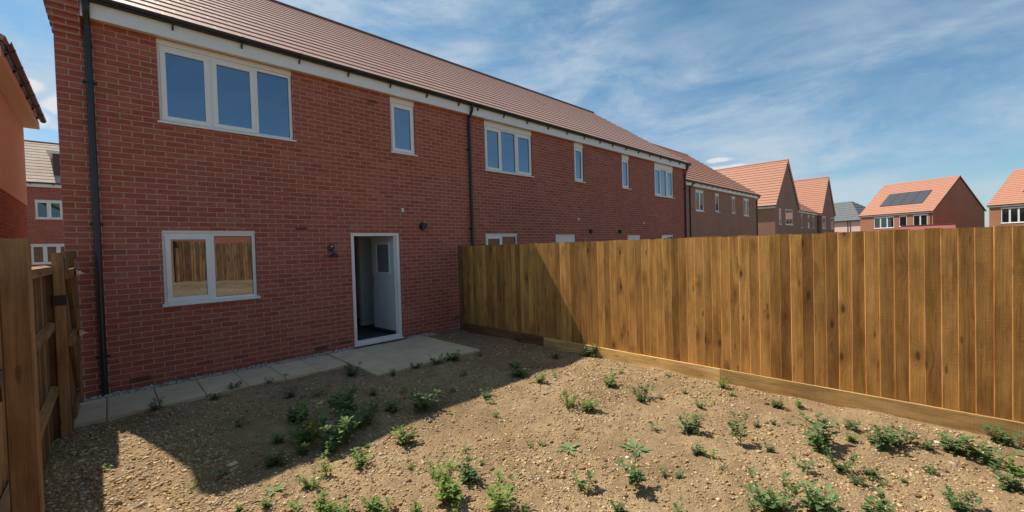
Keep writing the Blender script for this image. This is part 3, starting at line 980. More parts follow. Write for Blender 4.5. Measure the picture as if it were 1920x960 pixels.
h = MB()
hx0, hx1, hy0, hy1, hz = 2.95 - ox, 4.62 - ox, 0.102, 3.6, 2.42
h.box(hx0 - .1, hx1 + .1, hy0, hy1, -0.1, 0.045)
fl = h.build('hall_floor', 'carpet', houseA)
h = MB()
h.box(hx0 - 0.1, hx0, hy0, hy1, 0.045, hz); h.box(hx1, hx1 + 0.1, hy0, hy1, 0.045, hz)
h.box(hx0 - 0.1, hx1 + 0.1, hy1, hy1 + 0.1, 0.045, hz); h.box(hx0 - 0.1, hx1 + 0.1, hy0, hy1, hz, hz + 0.1)
h.box(hx0, fx0 + 0.001, hy0, hy0 + 0.02, 0.045, hz); h.box(fx1 - 0.001, hx1, hy0, hy0 + 0.02, 0.045, hz); h.box(fx0, fx1, hy0, hy0 + 0.02, 2.108, hz)
h.box(4.16 - ox, hx1, 1.78, 1.90, 0.045, hz - 0.002)
h.build('hall_wall', 'plaster', houseA)
h = MB(); h.box(4.15 - ox, 4.16 - ox, 1.77, 1.90, 0.046, 0.14); h.box(4.16 - ox, hx1, 1.767, 1.78, 0.046, 0.14)
h.build('skirting', 'upvc', houseA)
h = MB(); h.box(hx0 + 0.75, hx0 + 1.45, hy1 - 0.05, hy1 - 0.003, 0.046, 2.03)
h.build('inner_door', 'dark_door', houseA)

# fixings on the walls
def flue(root, x, z, r=0.062):
    m = MB(); m.tube([(x, -0.012, z), (x, -0.002, z)], r * 1.25, 20); m.tube([(x, -0.075, z), (x, 0.02, z)], [r, r], 20, caps=True)
    m.build('flue', 'black', root, smooth=False)
def white_box(root, x, z):
    m = MB(); m.bbox(x - 0.022, x + 0.022, -0.035, -0.001, z - 0.035, z + 0.035)
    m.build('junction_box', 'upvc', root)
flue(houseA, 4.735 - ox, 2.245, 0.066); flue(houseB, 10.70 - 5.87, 2.17); flue(houseC, 12.36 - 11.5, 2.17)
white_box(houseA, 4.276 - ox, 2.56); white_box(houseB, 10.08 - 5.87, 2.53); white_box(houseC, 13.95 - 11.5, 2.49)

lamp = empty('wall_lamp', (2.845, 7.548, 1.785))
tag(lamp, 'small dark round wall lamp on the red brick left of the open door', 'wall lamp')
m = MB(); m.tube([(0, 0, 0.05), (0, -0.035, 0.05)], 0.058, 18); m.build('mount', 'slate', lamp)
m = MB(); m.tube([(0, -0.03, 0.03), (0, -0.09, 0.0), (0.01, -0.10, -0.05)], 0.012, 8); m.build('arm', 'slate', lamp)
m = MB(); m.tube([(0.0, -0.10, -0.045), (0.01, -0.105, -0.075), (0.01, -0.11, -0.115)], [0.025, 0.055, 0.085], 18); m.build('shade', 'slate', lamp)
m = MB(); m.tube([(0, -0.0352, 0.075), (0, -0.05, 0.075)], 0.012, 8); m.build('sensor', 'upvc', lamp)

M['shed_red'] = plain('dark_red_shed_felt', (0.30, 0.085, 0.065), 0.8)
# --- houses further off
def simple_house(name, loc, rz, L, dep, eave, zr, label, wins=(), pipes=(), mat='brick_brown', roofmat='tile_orange', over=0.12, barge='ridge', gwins=(), group=None, ridge_mat='tile_orange', solar=None, yr=None):
    root = empty(name, loc, rz)
    tag(root, label, 'house', group)
    yr = dep / 2 if yr is None else yr
    ops = [(a, b_, c0, c1) for (a, b_, c0, c1, *_) in wins]
    m = MB()
    wall_front(m, 0, L, -0.3, eave + 0.2, ops)
    m.face([(L, dep, -0.3), (0, dep, -0.3), (0, dep, eave + 0.2), (L, dep, eave + 0.2)])
    for x, s_ in ((0, -1), (L, 1)):
        gable_wall(m, x, dep, -0.3, eave + 0.2, yr, zr - 0.06, s_)
    m.build('wall', mat, root)
    roof(root, -over, L + over, -0.2, eave + 0.22, yr, zr, dep, roofmat, 0.40, 0.038 if roofmat == 'tile_orange' else 0.02, ridge_mat=ridge_mat)
    f = MB(); f.box(-0.02, L + 0.02, -0.16, -0.001, eave - 0.02, eave + 0.17)
    f.build('fascia', 'upvc', root)
    for x, s_ in ((0, -1), (L, 1)):
        b_ = MB()
        xa = x - 0.115 if s_ < 0 else x + 0.09
        for yy in (-0.15, dep + 0.15):
            b_.extrude_x([(yy, eave + 0.20), (yr, zr - 0.03), (yr, zr - 0.20), (yy, eave + 0.02)], xa, xa + 0.025)
        b_.build('bargeboard', barge, root)
    gutter(root, -over, L + over, -0.162, eave + 0.20, 0.055)
    for (a, b_, c0, c1, n) in wins:
        window(root, a, b_, c0, c1, [(1, 's')] * n, 0.06, far=True)
    for x in pipes:
        downpipe(root, x, 0.0, eave + 0.17, -0.2, 0.25, (1.0, 3.0), yg=-0.22)
    if solar:
        (sx0, sx1, s0, s1, n) = solar
        dy, dz = yr + 0.2, zr - eave - 0.22
        Ls = math.hypot(dy, dz)
        nrm = (-dz / Ls, dy / Ls)
        def at(s_, t): return (-0.2 + dy * s_ / Ls + nrm[0] * t, eave + 0.22 + dz * s_ / Ls + nrm[1] * t)
        w_ = (sx1 - sx0) / n
        for k in range(n):
            a, b_ = sx0 + w_ * k + 0.01, sx0 + w_ * (k + 1) - 0.01
            fr = MB(); fr.extrude_x([at(s0, 0.03), at(s0, 0.075), at(s1, 0.075), at(s1, 0.03)][::-1], a, b_)
            po = fr.build('solar_panel', 'panel_frame', root)
            ce = MB(); ce.extrude_x([at(s0 + 0.03, 0.0755), at(s0 + 0.03, 0.082), at(s1 - 0.03, 0.082), at(s1 - 0.03, 0.0755)][::-1], a + 0.03, b_ - 0.03)
            ce.build('cells', 'panel', po)
    return root
T2o = 21.35
simple_house('brown_brick_house', (T2o, 9.30, 0), 0, 33.55 - T2o, 10.4, 4.72, 8.75,
    'brown brick pair of houses with four narrow upper windows, beyond the red terrace',
    [(22.92 - T2o, 24.05 - T2o, 3.42, 4.60, 2), (25.72 - T2o, 26.36 - T2o, 3.48, 4.58, 1), (28.48 - T2o, 29.15 - T2o, 3.48, 4.58, 1), (30.72 - T2o, 31.86 - T2o, 3.40, 4.60, 2)],
    (22.10 - T2o, 33.45 - T2o), yr=5.0)
# gabled brown houses: ridge runs back from us, so the local front is the wall that faces -x
def gabled(name, xa, xb, yf, length, eave, zr, label, gw):
    """gable wall at y = yf from xa to xb, facing -y"""
    root = simple_house(name, (xa, yf + length, 0), -math.pi / 2, length, xb - xa, eave, zr, label, (), (), over=0.15, barge='upvc', group='brown brick houses with tall front gables')
    # windows in the gable: local +x is world -y
    for (a, b_, c0, c1, n) in gw:
        e = empty('window_bay', (length, a - xa, 0), math.pi / 2)
        e.parent = root
        f = MB(); frame_ring(f, 0, b_ - a, c0, c1, 0.07, -0.04, 0.02)
        for k in range(1, n):
            q = (b_ - a) * k / n
            f.box(q - 0.04, q + 0.04, -0.03, 0.02, c0 + 0.07, c1 - 0.07)
        f.box(-0.05, b_ - a + 0.05, -0.09, 0.0, c0 - 0.05, c0 - 0.002)
        f.build('frame', 'upvc', e)
        p = MB(); p.box(0.07, b_ - a - 0.07, -0.018, -0.004, c0 + 0.07, c1 - 0.07)
        p.build('pane', 'glass', e)
    return root
gabled('gabled_house', 44.75, 53.85, 10.9, 9.0, 4.72, 9.75, 'nearer brown brick house with a tall pointed gable, right of the brown pair',
       [(46.1, 46.7, 3.2, 4.7, 1), (48.45, 51.2, 3.2, 4.75, 2)])
gabled('gabled_house', 66.0, 75.3, 10.9, 9.0, 4.72, 10.05, 'farther brown brick house with a tall pointed gable, beside the grey roof',
       [(66.6, 68.6, 3.0, 4.6, 2), (72.4, 74.4, 3.0, 4.6, 2)])
simple_house('linking_house', (53.86, 11.3, 0), 0, 12.1, 9.0, 4.72, 8.3, 'low brown brick house linking the two pointed gables',
    [(0.4, 1.9, 3.0, 4.6, 2), (3.2, 3.9, 3.0, 4.6, 1), (6.6, 7.6, 3.0, 4.6, 1), (9.0, 10.3, 3.0, 4.6, 2)], (0.05, 12.0))
# house with solar panels and its neighbour: turned a little towards us
ang = math.atan2(-0.898, -0.438)
def off(p, u, v):
    return (p[0] + u * math.cos(ang) - v * math.sin(ang), p[1] + u * math.sin(ang) + v * math.cos(ang), 0)
Bc = (82.9, 1.0)
simple_house('solar_house', off(Bc, -9.2, 0), ang, 9.2, 12.0, 4.9, 10.15, 'orange brick house with four dark solar panels on its roof',
    [(2.5, 5.0, 2.9, 4.75, 3), (5.9, 6.8, 3.1, 4.75, 1), (7.6, 8.6, 3.1, 4.75, 2)][:0] + [(1.9, 4.6, 3.0, 4.75, 3), (5.2, 6.2, 3.1, 4.75, 1), (6.9, 8.6, 3.1, 4.75, 2)], (8.95,), mat='brick_orange', solar=(1.9, 7.3, 2.0, 5.1, 4), group='orange brick houses with red roofs')
A2 = (77.6, -3.9)
simple_house('orange_brick_house', (*A2, 0), ang, 9.2, 11.0, 4.9, 9.6, 'orange brick house cut off by the right edge of the view',
    [(1.0, 3.2, 2.9, 4.75, 3), (4.5, 5.5, 3.0, 4.75, 1), (6.5, 8.3, 2.9, 4.75, 2)], (), mat='brick_orange', solar=(2.2, 7.5, 2.2, 5.2, 4), group='orange brick houses with red roofs')

# hipped house with grey tiles, pale walls
def hip_house():
    rz = ang
    root = empty('grey_roofed_house', (99.8, 10.6, 0), rz)
    tag(root, 'pale pink rendered house under a grey hipped roof, in the distance', 'house')
    L, dp, e, zr = 12.0, 9.0, 4.9, 8.9
    m = MB(); m.box(-L, 0, 0, dp, -0.3, e); m.build('wall', 'render_pink', root)
    m = MB()
    o = 0.4
    n = 11
    for k in range(n):
        t0, t1 = k / n, (k + 1) / n
        ins0, ins1 = t0 * (dp / 2 + o), t1 * (dp / 2 + o)
        za, zb = e + (zr - e) * t0 + 0.09, e + (zr - e) * t1
        c0 = [(-L - o + ins0, -o + ins0), (o - ins0, -o + ins0), (o - ins0, dp + o - ins0), (-L - o + ins0, dp + o - ins0)]
        c1 = [(-L - o + ins1, -o + ins1), (o - ins1, -o + ins1), (o - ins1, dp + o - ins1), (-L - o + ins1, dp + o - ins1)]
        for q in range(4):
            r_ = (q + 1) % 4
            m.face([(*c0[q], za), (*c0[r_], za), (*c1[r_], zb), (*c1[q], zb)])
            m.face([(*c0[q], za - 0.12), (*c0[r_], za - 0.12), (*c0[r_], za), (*c0[q], za)])
    m.face([(-L - o, -o, e), (o, -o, e), (o, dp + o, e), (-L - o, dp + o, e)][::-1])
    m.build('roof', 'tile_grey', root)
    f = MB(); f.box(-L - o, o, -o - 0.05, -o - 0.005, e - 0.12, e + 0.05); f.build('fascia', 'black', root)
    for x in (-2.2, -1.75):
        p = MB(); p.tube([(x, -0.06, 0), (x, -0.06, e)], 0.05, 8); p.build('downpipe', 'seal', root)
hip_house()

# house across the far side of the left gap, with a dormer
bo = -12.0
bh = simple_house('red_brick_house', (bo, 33.0, 0), 0, 16.0, 9.0, 5.65, 8.85, 'red brick house with pale roof and dormer, seen through the left gap',
    [(-2.64 - bo, -0.7 - bo, 3.97, 4.98, 4), (-2.86 - bo, -0.9 - bo, 1.6, 2.66, 4)], (), mat='brick', roofmat='tile_pale', yr=4.4, ridge_mat='ridge')
d = MB(); d.box(-1.95 - bo, 0.2 - bo, 0.55, 3.5, 6.2, 7.55); d.build('dormer', 'ridge', bh)
d = MB(); d.box(-2.15 - bo, 0.4 - bo, 0.35, 3.8, 7.552, 7.66); d.build('dormer_roof', 'upvc', bh)
d = MB(); d.box(-1.60 - bo, -0.6 - bo, 0.50, 0.548, 6.45, 7.40); d.build('window', 'upvc', bh)

# neighbour across the alley: brick below, peach render above, eave along the alley
nb = empty('rendered_house', (-1.33, 10.0, 0), math.pi / 2)
tag(nb, 'peach rendered house with brick base at the left edge', 'house')
NL, ND = 5.0, 9.0
m = MB(); m.box(0, NL, 0, ND, -0.3, 3.06); m.build('wall', 'brick_alley', nb)
m = MB(); m.box(-0.006, NL + 0.006, -0.018, ND, 3.062, 5.15); m.build('render', 'render', nb)
roof(nb, -0.1, NL + 0.06, -0.32, 5.16, 4.5, 8.0, ND, 'tile', 0.335, 0.03)
m = MB(); m.box(-0.02, NL + 0.04, -0.27, -0.02, 4.90, 5.06); m.build('soffit', 'cream', nb)
gutter(nb, -0.06, NL + 0.08, -0.272, 5.13, 0.058)

# a small red shed roof behind the fence with a post beside it
sh = empty('garden_shed', (16.0, 0.3, 0), -math.pi / 2)
tag(sh, 'garden shed whose low red roof just clears the right fence', 'shed')
m = MB(grain=2)
x = -0.40
while x < 0.40:
    m.rnd = rr(); m.box(x, x + 0.097, -0.6, 0.6, -0.3, 1.79); x += 0.1
m.build('wall', 'fence', sh)
m = MB()
m.extrude_x([(-0.75, 1.78), (0, 1.97), (0, 2.01), (-0.77, 1.83)][::-1], -0.52, 0.52)
m.extrude_x([(0.75, 1.78), (0, 1.97), (0, 2.01), (0.77, 1.83)], -0.52, 0.52)
ro = m.build('roof', 'shed_red', sh)
m = MB(); m.bbox(-0.53, 0.53, -0.05, 0.05, 2.0, 2.035); m.build('ridge_cap', 'ridge', ro)

fp = empty('fence_post', (15.6, -0.36, -0.3))
tag(fp, 'pale fence post tip showing above the right fence beside the red shed roof', 'fence post')
m = MB(grain=2); m.bbox(-0.05, 0.05, -0.05, 0.05, 0, 2.16, 0.01); m.build('shaft', 'plaster', fp)
m = MB(); m.bbox(-0.07, 0.07, -0.07, 0.07, 2.162, 2.20, 0.01); m.build('cap', 'plaster', fp)
# ------------------------------------------------------------------ fences
def feather_fence(root, x_face, y_from, y_to, z0, z1, facing=-1, pitch=0.109, mat='fence', name='board_panel', slope=None):
    """boards on plane x; visible side facing -x (facing=-1) or +x. Thick edges look to +y"""
    m = MB(grain=2)
    y = y_from
    i = 0
    grp = random.random()
    s = facing
    while y > y_to:
        if i % random.choice((4, 5, 6, 7)) == 0:
            grp = random.random()
        w_ = pitch + random.uniform(-0.004, 0.004)
        yb = y - w_ - 0.014
        zt = z1 + random.uniform(-0.007, 0.006)
        if slope:
            zt += slope(y); zb = z0 + slope(y)
        else:
            zb = z0
        m.rnd = (random.random(), min(1, max(0, grp + random.uniform(-0.0012, 0.0012))), random.random())
        th_, tn, ch = 0.018 + random.uniform(-0.003, 0.004), 0.007 + random.uniform(-0.002, 0.002), 0.005
        lean = random.uniform(-0.003, 0.003)
        P = lambda yy, t, z: (x_face + s * t, yy + (lean if z > 1 else 0), z)
        # profile in (y, thickness out of the plane)
        prof = [(y, 0.0), (y, th_ - ch), (y - ch * 1.1, th_), (yb, tn), (yb, 0.0)]
        n = len(prof)
        for k in range(n):
            a, b_ = prof[k], prof[(k + 1) % n]
            q = [P(a[0], a[1], zb), P(b_[0], b_[1], zb), P(b_[0], b_[1], zt), P(a[0], a[1], zt)]
            m.face(q if s < 0 else q[::-1])
        q = [P(a[0], a[1], zt) for a in prof]
        m.face(q[::-1] if s < 0 else q)
        y -= w_
        i += 1
    return m.build(name, mat, root)

rf = empty('right_fence', (5.60, 7.45, 0))
rf.name = 'garden_fence'
tag(rf, 'tall golden featheredge fence running along the right side of the garden', 'fence')
rf_off = Vector((5.60, 7.45, 0))
def local(o, off_):
    me = o.data
    me.transform(Matrix.Translation(-off_))
    return o
backslope = lambda y: float(0.55 * sstep(-3.0, -10.0, y))
local(feather_fence(rf, 5.60, 7.33, -10.6, 0.10, 1.808, -1, slope=backslope), rf_off)
m = MB(grain=2); m.rnd = (0.3, 0.7, 0.15); m.bbox(5.535, 5.62, 7.345, 7.43, -0.2, 1.82)
local(m.build('post', 'post', rf), rf_off)
ys = [7.34, 4.99, 1.99, -1.01, -4.0, -7.0, -10.5]
tones = [0.35, 0.75, 0.22, 0.35, 0.5, 0.4]
for k in range(6):
    m = MB(grain=1)
    m.rnd = (random.random(), random.random(), tones[k])
    a, b_ = ys[k + 1] + 0.004, ys[k]
    dz = random.uniform(-0.006, 0.006) + backslope((a + b_) / 2)
    m.bbox(5.553, 5.578, a, b_, -0.09 + dz, 0.128 + dz, 0.004)
    local(m.build('gravel_board', 'post' if k == 0 else 'gravel_board', rf), rf_off)
for y in (4.99, 1.99, -1.01, -4.0, -7.0):
    m = MB(grain=2); m.rnd = rr(); m.bbox(5.603, 5.70, y - 0.05, y + 0.05, -0.2, 1.80)
    local(m.build('post', 'post', rf), rf_off)
for z in (0.35, 0.95, 1.6):
    m = MB(grain=1); m.rnd = rr(); m.bbox(5.603, 5.66, -4.0, 7.3, z, z + 0.075)
    local(m.build('rail', 'post', rf), rf_off)

# left fence: posts and rails on our side, boards behind
lfn = empty('garden_fence', (-0.40, 3.15, 0))
tag(lfn, 'brown timber fence along the left side, its posts and rails facing the garden', 'fence')
lo = Vector((-0.40, 3.15, 0))
local(feather_fence(lfn, -0.470, 6.95, -10.4, -0.12, 1.70, 1, mat='post'), lo)
for (y, xa, xb, z1) in ((3.20, -0.382, -0.281, 1.865), (6.23, -0.405, -0.325, 1.83), (0.2, -0.40, -0.30, 1.85), (-2.8, -0.40, -0.30, 1.85), (-5.8, -0.40, -0.30, 1.85), (-8.8, -0.40, -0.30, 1.85)):
    m = MB(grain=2); m.rnd = (random.random(), random.random(), 0.75)
    hw = 0.05 if y != 6.23 else 0.042
    m.bbox(xa, xb, y - hw, y + hw, -0.25, z1, 0.006)
    local(m.build('post', 'post', lfn), lo)
for z in (1.62, 1.06, 0.42):
    for (ya, yb) in ((3.252, 6.186), (0.252, 3.148), (-2.748, 0.148), (-5.7, -2.852)):
        m = MB(grain=1); m.rnd = rr()
        # arris rail: sloping top edge
        xa, xb = -0.449, -0.402
        pr = [(xa, z), (xb, z), (xb, z + 0.070), (xa, z + 0.085)]
        for k in range(4):
            a, b_ = pr[k], pr[(k + 1) % 4]
            m.face([(a[0], ya, a[1]), (a[0], yb, a[1]), (b_[0], yb, b_[1]), (b_[0], ya, b_[1])])
        m.face([(q[0], ya, q[1]) for q in pr]); m.face([(q[0], yb, q[1]) for q in pr][::-1])
        local(m.build('rail', 'post', lfn), lo)

# side gate between the fence and the house corner
gt = empty('side_gate', (-0.288, 6.275, 0), 0.0)
tag(gt, 'dark timber side gate closed between left fence and house corner', 'gate')
m = MB(grain=2)
y = 0.002
while y < 0.95:
    m.rnd = rr(); m.bbox(-0.052, -0.034, y, y + 0.0985, -0.02, 1.78, 0.002); y += 0.099
m.build('board_panel', 'post', gt)
for (z0, z1) in ((1.56, 1.66), (0.86, 0.96), (0.10, 0.20)):
    m = MB(grain=1); m.rnd = rr(); m.bbox(-0.034, 0.0, 0.02, 0.90, z0, z1, 0.004)
    m.build('ledge', 'post', gt)
m = MB(grain=2); m.rnd = rr(); m.bbox(0.0, 0.022, 0.83, 0.90, 0.1, 1.76, 0.003); m.build('stile', 'post', gt)
m = MB(grain=1); m.rnd = rr()
for (za, ya, zb, yb) in ((0.26, 0.80, 0.86, 0.08), (0.96, 0.80, 1.56, 0.08)):
    m.face([(0.0, ya - .05, za), (0.0, ya + .05, za), (0.0, yb + .05, zb), (0.0, yb - .05, zb)])
    m.face([(-0.03, ya - .05, za), (-0.03, yb - .05, zb), (0.0, yb - .05, zb), (0.0, ya - .05, za)])
    m.face([(-0.03, ya + .05, za), (0.0, ya + .05, za), (0.0, yb + .05, zb), (-0.03, yb + .05, zb)])
m.build('brace', 'post', gt)
for z in (1.60, 0.90):
    m = MB(); m.bbox(0.0225, 0.034, 0.70, 0.89, z - 0.03, z + 0.035, 0.002); m.tube([(0.045, 0.66, z), (0.045, 0.95, z)], 0.010, 8); m.tube([(0.045, 0.75, z), (0.085, 0.75, z - 0.01)], 0.009, 8)
    m.bbox(0.034, 0.056, 0.70, 0.73, z - 0.02, z + 0.02, 0.002); m.bbox(0.034, 0.056, 0.84, 0.87, z - 0.02, z + 0.02, 0.002)
    m.build('bolt', 'zinc', gt)
m = MB(grain=2); m.rnd = (0.4, 0.2, 0.0); m.bbox(-0.462, -0.405, 6.215, 6.27, -0.15, 1.715, 0.003)  # added dark strip, closes the slot behind the post so no sunlight shows there
local(m.build('sun_gap_filler', 'post', lfn), lo)
# hinge plate on the fence post
m = MB(); m.bbox(-0.412, -0.318, 6.178, 6.186, 1.30, 1.40, 0.002); m.bbox(-0.3235, -0.316, 6.186, 6.27, 1.30, 1.40, 0.002)
local(m.build('hinge_plate', 'iron', lfn), lo)
gp_ = empty('gate_post', (-0.31, 7.40, 0))
tag(gp_, 'slim dark timber gate post against the corner of the red brick house', 'gate post')
m = MB(grain=2); m.rnd = (0.2, 0.6, 0.1); m.bbox(-0.05, 0.03, -0.05, 0.05, -0.2, 1.86, 0.005); m.build('shaft', 'post', gp_)
m = MB(); m.bbox(0.0305, 0.036, -0.03, 0.02, 1.55, 1.65, 0.002); m.build('keeper', 'zinc', gp_)

# behind the camera: what the ground floor window mirrors
bf = empty('garden_fence', (4.0, -10.7, 0.62), math.pi / 2)
tag(bf, 'golden fence across the far end of the garden, mirrored in the ground floor window', 'fence')
o = feather_fence(bf, 0.0, 1.75, -1.7, -0.4, 1.85, -1, mat='post')
gh = empty('brick_outbuilding', (-1.2, -10.4, 0))
tag(gh, 'brick outbuilding at the garden end, mirrored at the left of the ground floor window', 'outbuilding')
m = MB(); m.box(0, 3.45, -4.0, 0, -0.3, 2.7); m.build('wall', 'brick_orange', gh)
m = MB(); m.box(-0.1, 3.55, -4.1, 0.1, 2.702, 2.85); m.build('roof', 'tile', gh)
simple_house('red_brick_house', (14.0, -33.0, 0), math.pi, 14.0, 9.0, 4.9, 8.3, 'red brick house beyond the end fence, mirrored in the ground floor window',
    [], (), mat='brick')

simple_house('brown_brick_house', (44.0, -15.0, 0), math.pi, 24.0, 9.0, 4.9, 8.3, 'brown brick house behind the gardens, added unseen to darken reflections in the low neighbouring windows',
    [(3.0, 4.6, 1.0, 2.4, 3), (8.0, 9.6, 1.0, 2.4, 3)], (), mat='brick_brown')  # added out of view, keeps bright sky out of the low window reflections
def rubble(name, px_xy, size, mat, label, cat, box):
    x, y = px_xy
    o = empty(name, (x, y, float(soil_z(x, y)) + 0.004), random.uniform(0, 6))
    bv, bf = ico(2)
    v = bv * (1 + RNG.uniform(-.12, .12, (len(bv), 1)))
    if box:
        v = np.sign(v) * np.abs(v) ** 0.45
    v = v * np.array(size)
    m = MB()
    for f_ in bf:
        m.face([tuple(v[i]) for i in f_])
    m.build('stone', mat, o)
    tag(o, label, cat)
rubble('flint_stone', (-0.02, 4.13), (0.030, 0.022, 0.018), 'plaster', 'white flint lying in the sunny wedge by the left fence', 'stone', False)
rubble('flint_stone', (5.05, 0.05), (0.026, 0.018, 0.012), 'plaster', 'pale flat flint near the fence foot at the right edge', 'stone', False)
rubble('flint_stone', (0.72, 4.35), (0.045, 0.030, 0.020), 'paving', 'buff flat stone lying just inside the house shadow beside the sunny wedge', 'stone', False)
# ------------------------------------------------------------------ weeds
def leaf_faces(m, base, d, up, L, W_, fold=0.25, lobes=True):
    side = d.cross(up).normalized()
    nrm = side.cross(d).normalized()
    droop = random.uniform(0.05, 0.35)
    prof = [(0.0, 0.06), (0.22, 0.55), (0.38, 1.0), (0.50, 0.72), (0.66, 0.80), (0.82, 0.36), (1.0, 0.0)] if lobes else [(0.0, 0.05), (0.3, 0.85), (0.6, 0.9), (1.0, 0.0)]
    mid = [base + d * (L * t) - nrm * (droop * L * t * t) for t, _ in prof]
    lft = [mid[i] + side * (W_ * w_ * 0.5) + nrm * (fold * W_ * w_ * 0.5) for i, (t, w_) in enumerate(prof)]
    rgt = [mid[i] - side * (W_ * w_ * 0.5) + nrm * (fold * W_ * w_ * 0.5) for i, (t, w_) in enumerate(prof)]
    m.rnd = (random.random(), random.random(), 0)
    for i in range(len(prof) - 1):
        if i == len(prof) - 2:
            m.face([mid[i], lft[i], mid[i + 1]]); m.face([mid[i], mid[i + 1], rgt[i]])
        else:
            m.face([mid[i], lft[i], lft[i + 1], mid[i + 1]]); m.face([mid[i], mid[i + 1], rgt[i + 1], rgt[i]])
def weed_mesh(kind, seed):
    """unit weed about 1 high; returns stem and leaf builders"""
    random.seed(seed)
    st, lv = MB(), MB()
    Z = Vector((0, 0, 1))
    def stalk(p0, d, L, n, leaf, rad):
        p = p0.copy(); d = d.normalized(); path = [p.copy()]
        for i in range(n):
            d = (d + Vector((random.gauss(0, .12), random.gauss(0, .12), 0.10))).normalized()
            p = p + d * (L / n)
            path.append(p.copy())
            t = (i + 1) / n
            k = random.choice((2, 2, 3)) if t < 0.85 else 5
            a0 = random.uniform(0, 6.28)
            for q in range(k):
                a = a0 + q * 6.28 / k + random.uniform(-.5, .5)
                out = Vector((math.cos(a), math.sin(a), random.uniform(0.0, 0.7) if t < .85 else random.uniform(0.5, 1.3))).normalized()
                ll = leaf * random.uniform(0.45, 1.25) * (1.0 - 0.35 * t)
                st.tube([p, p + out * ll * 0.35], 0.006, 3, caps=False)
                leaf_faces(lv, p + out * ll * 0.3, out, Z if abs(out.z) < .9 else Vector((1, 0, 0)), ll, ll * random.uniform(.5, .75))
        st.tube(path, [rad * (1 - 0.6 * i / n) for i in range(n + 1)], 4, caps=False)
        return path
    if kind == 'tall':
        main = stalk(Vector((0, 0, -.03)), Vector((random.gauss(0, .08), random.gauss(0, .08), 1)), 0.92, 8, 0.27, 0.016)
        for b_ in range(5):
            a = random.uniform(0, 6.28)
            stalk(main[1 + b_ % 4], Vector((math.cos(a), math.sin(a), random.uniform(.5, 1.0))), random.uniform(.3, .5), 4, 0.22, 0.010)
    elif kind == 'bush':
        for b_ in range(random.randint(7, 10)):
            a = random.uniform(0, 6.28)
            r = random.uniform(0, 0.15)
            stalk(Vector((r * math.cos(a), r * math.sin(a), -.03)), Vector((math.cos(a) * random.uniform(.1, .9), math.sin(a) * random.uniform(.1, .9), 1)), random.uniform(.45, .92), 6, 0.28, 0.012)
    elif kind == 'sprawl':
        for b_ in range(random.randint(9, 13)):
            a = random.uniform(0, 6.28)
            r = random.uniform(0, 0.04)
            stalk(Vector((r * math.cos(a), r * math.sin(a), -.03)), Vector((math.cos(a) * random.uniform(.5, 1.9), math.sin(a) * random.uniform(.5, 1.9), 0.75)), random.uniform(.6, 1.15), 7, 0.25, 0.012)
    elif kind == 'rosette':
        n = random.randint(12, 17)
        for q in range(n):
            a = q * 2.4 + random.uniform(-.3, .3)
            out = Vector((math.cos(a), math.sin(a), random.uniform(0.12, 0.55))).normalized()
            leaf_faces(lv, Vector((0, 0, 0.02)) + out * 0.12, out, Z, random.uniform(.4, .95), random.uniform(.20, .34))
            st.tube([Vector((0, 0, 0.0)), Vector((0, 0, 0.02)) + out * 0.15], 0.014, 4, caps=False)
    else:  # sprig
        for b_ in range(random.randint(2, 4)):
            a = random.uniform(0, 6.28)
            stalk(Vector((0.05 * math.cos(a), 0.05 * math.sin(a), -.03)), Vector((math.cos(a) * .5, math.sin(a) * .5, 1)), random.uniform(.5, .9), 3, 0.36, 0.014)
    return st, lv
PROTO = {}
for kind, cnt in (('tall', 3), ('bush', 4), ('sprawl', 3), ('rosette', 3), ('sprig', 4)):
    for k in range(cnt):
        st, lv = weed_mesh(kind, 100 + hash(kind) % 1 + 17 * k + len(kind) * 7)
        for mat in ('leaf', 'leaf_blue', 'leaf_pale'):
            so = st.build('stem', 'stem'); lo_ = lv.build('leaves', mat)
            PROTO.setdefault((kind, mat), []).append((so.data, lo_.data))
            bpy.data.objects.remove(so); bpy.data.objects.remove(lo_)
random.seed(11)
def pix_ray(x, y):
    return Rm @ Vector((x - 960, 480 - y, -783.24))
def on_ground(x, y):
    r = pix_ray(x, y)
    z = 0.0
    for _ in range(6):
        t = (z - 1.75) / r.z
        z = float(soil_z(r.x * t, r.y * t))
    t = (z - 1.75) / r.z
    return Vector((r.x * t, r.y * t, z)), t * 783.24
def weed(px, py, hpx, kind, mat, label, group, wide=1.0):
    p, depth = on_ground(px, py)
    h = hpx * depth / 783.24
    if kind == 'rosette':
        h = h
    o = empty('weed', p, random.uniform(0, 6.28))
    wide *= {'bush': 1.18, 'sprawl': 0.95, 'sprig': 1.15, 'tall': 1.1, 'rosette': 1.0}[kind]
    o.scale = (h * wide, h * wide, h)
    tag(o, label, 'weed', group)
    sm, lm = random.choice(PROTO[(kind, mat)])
    for nm, me in (('stem', sm), ('leaves', lm)):
        c = bpy.data.objects.new(nm, me); c.parent = o
        COL.objects.link(c)
    return o
GS, GD = 'weeds on the sunlit soil', 'weeds in the shade of the house'
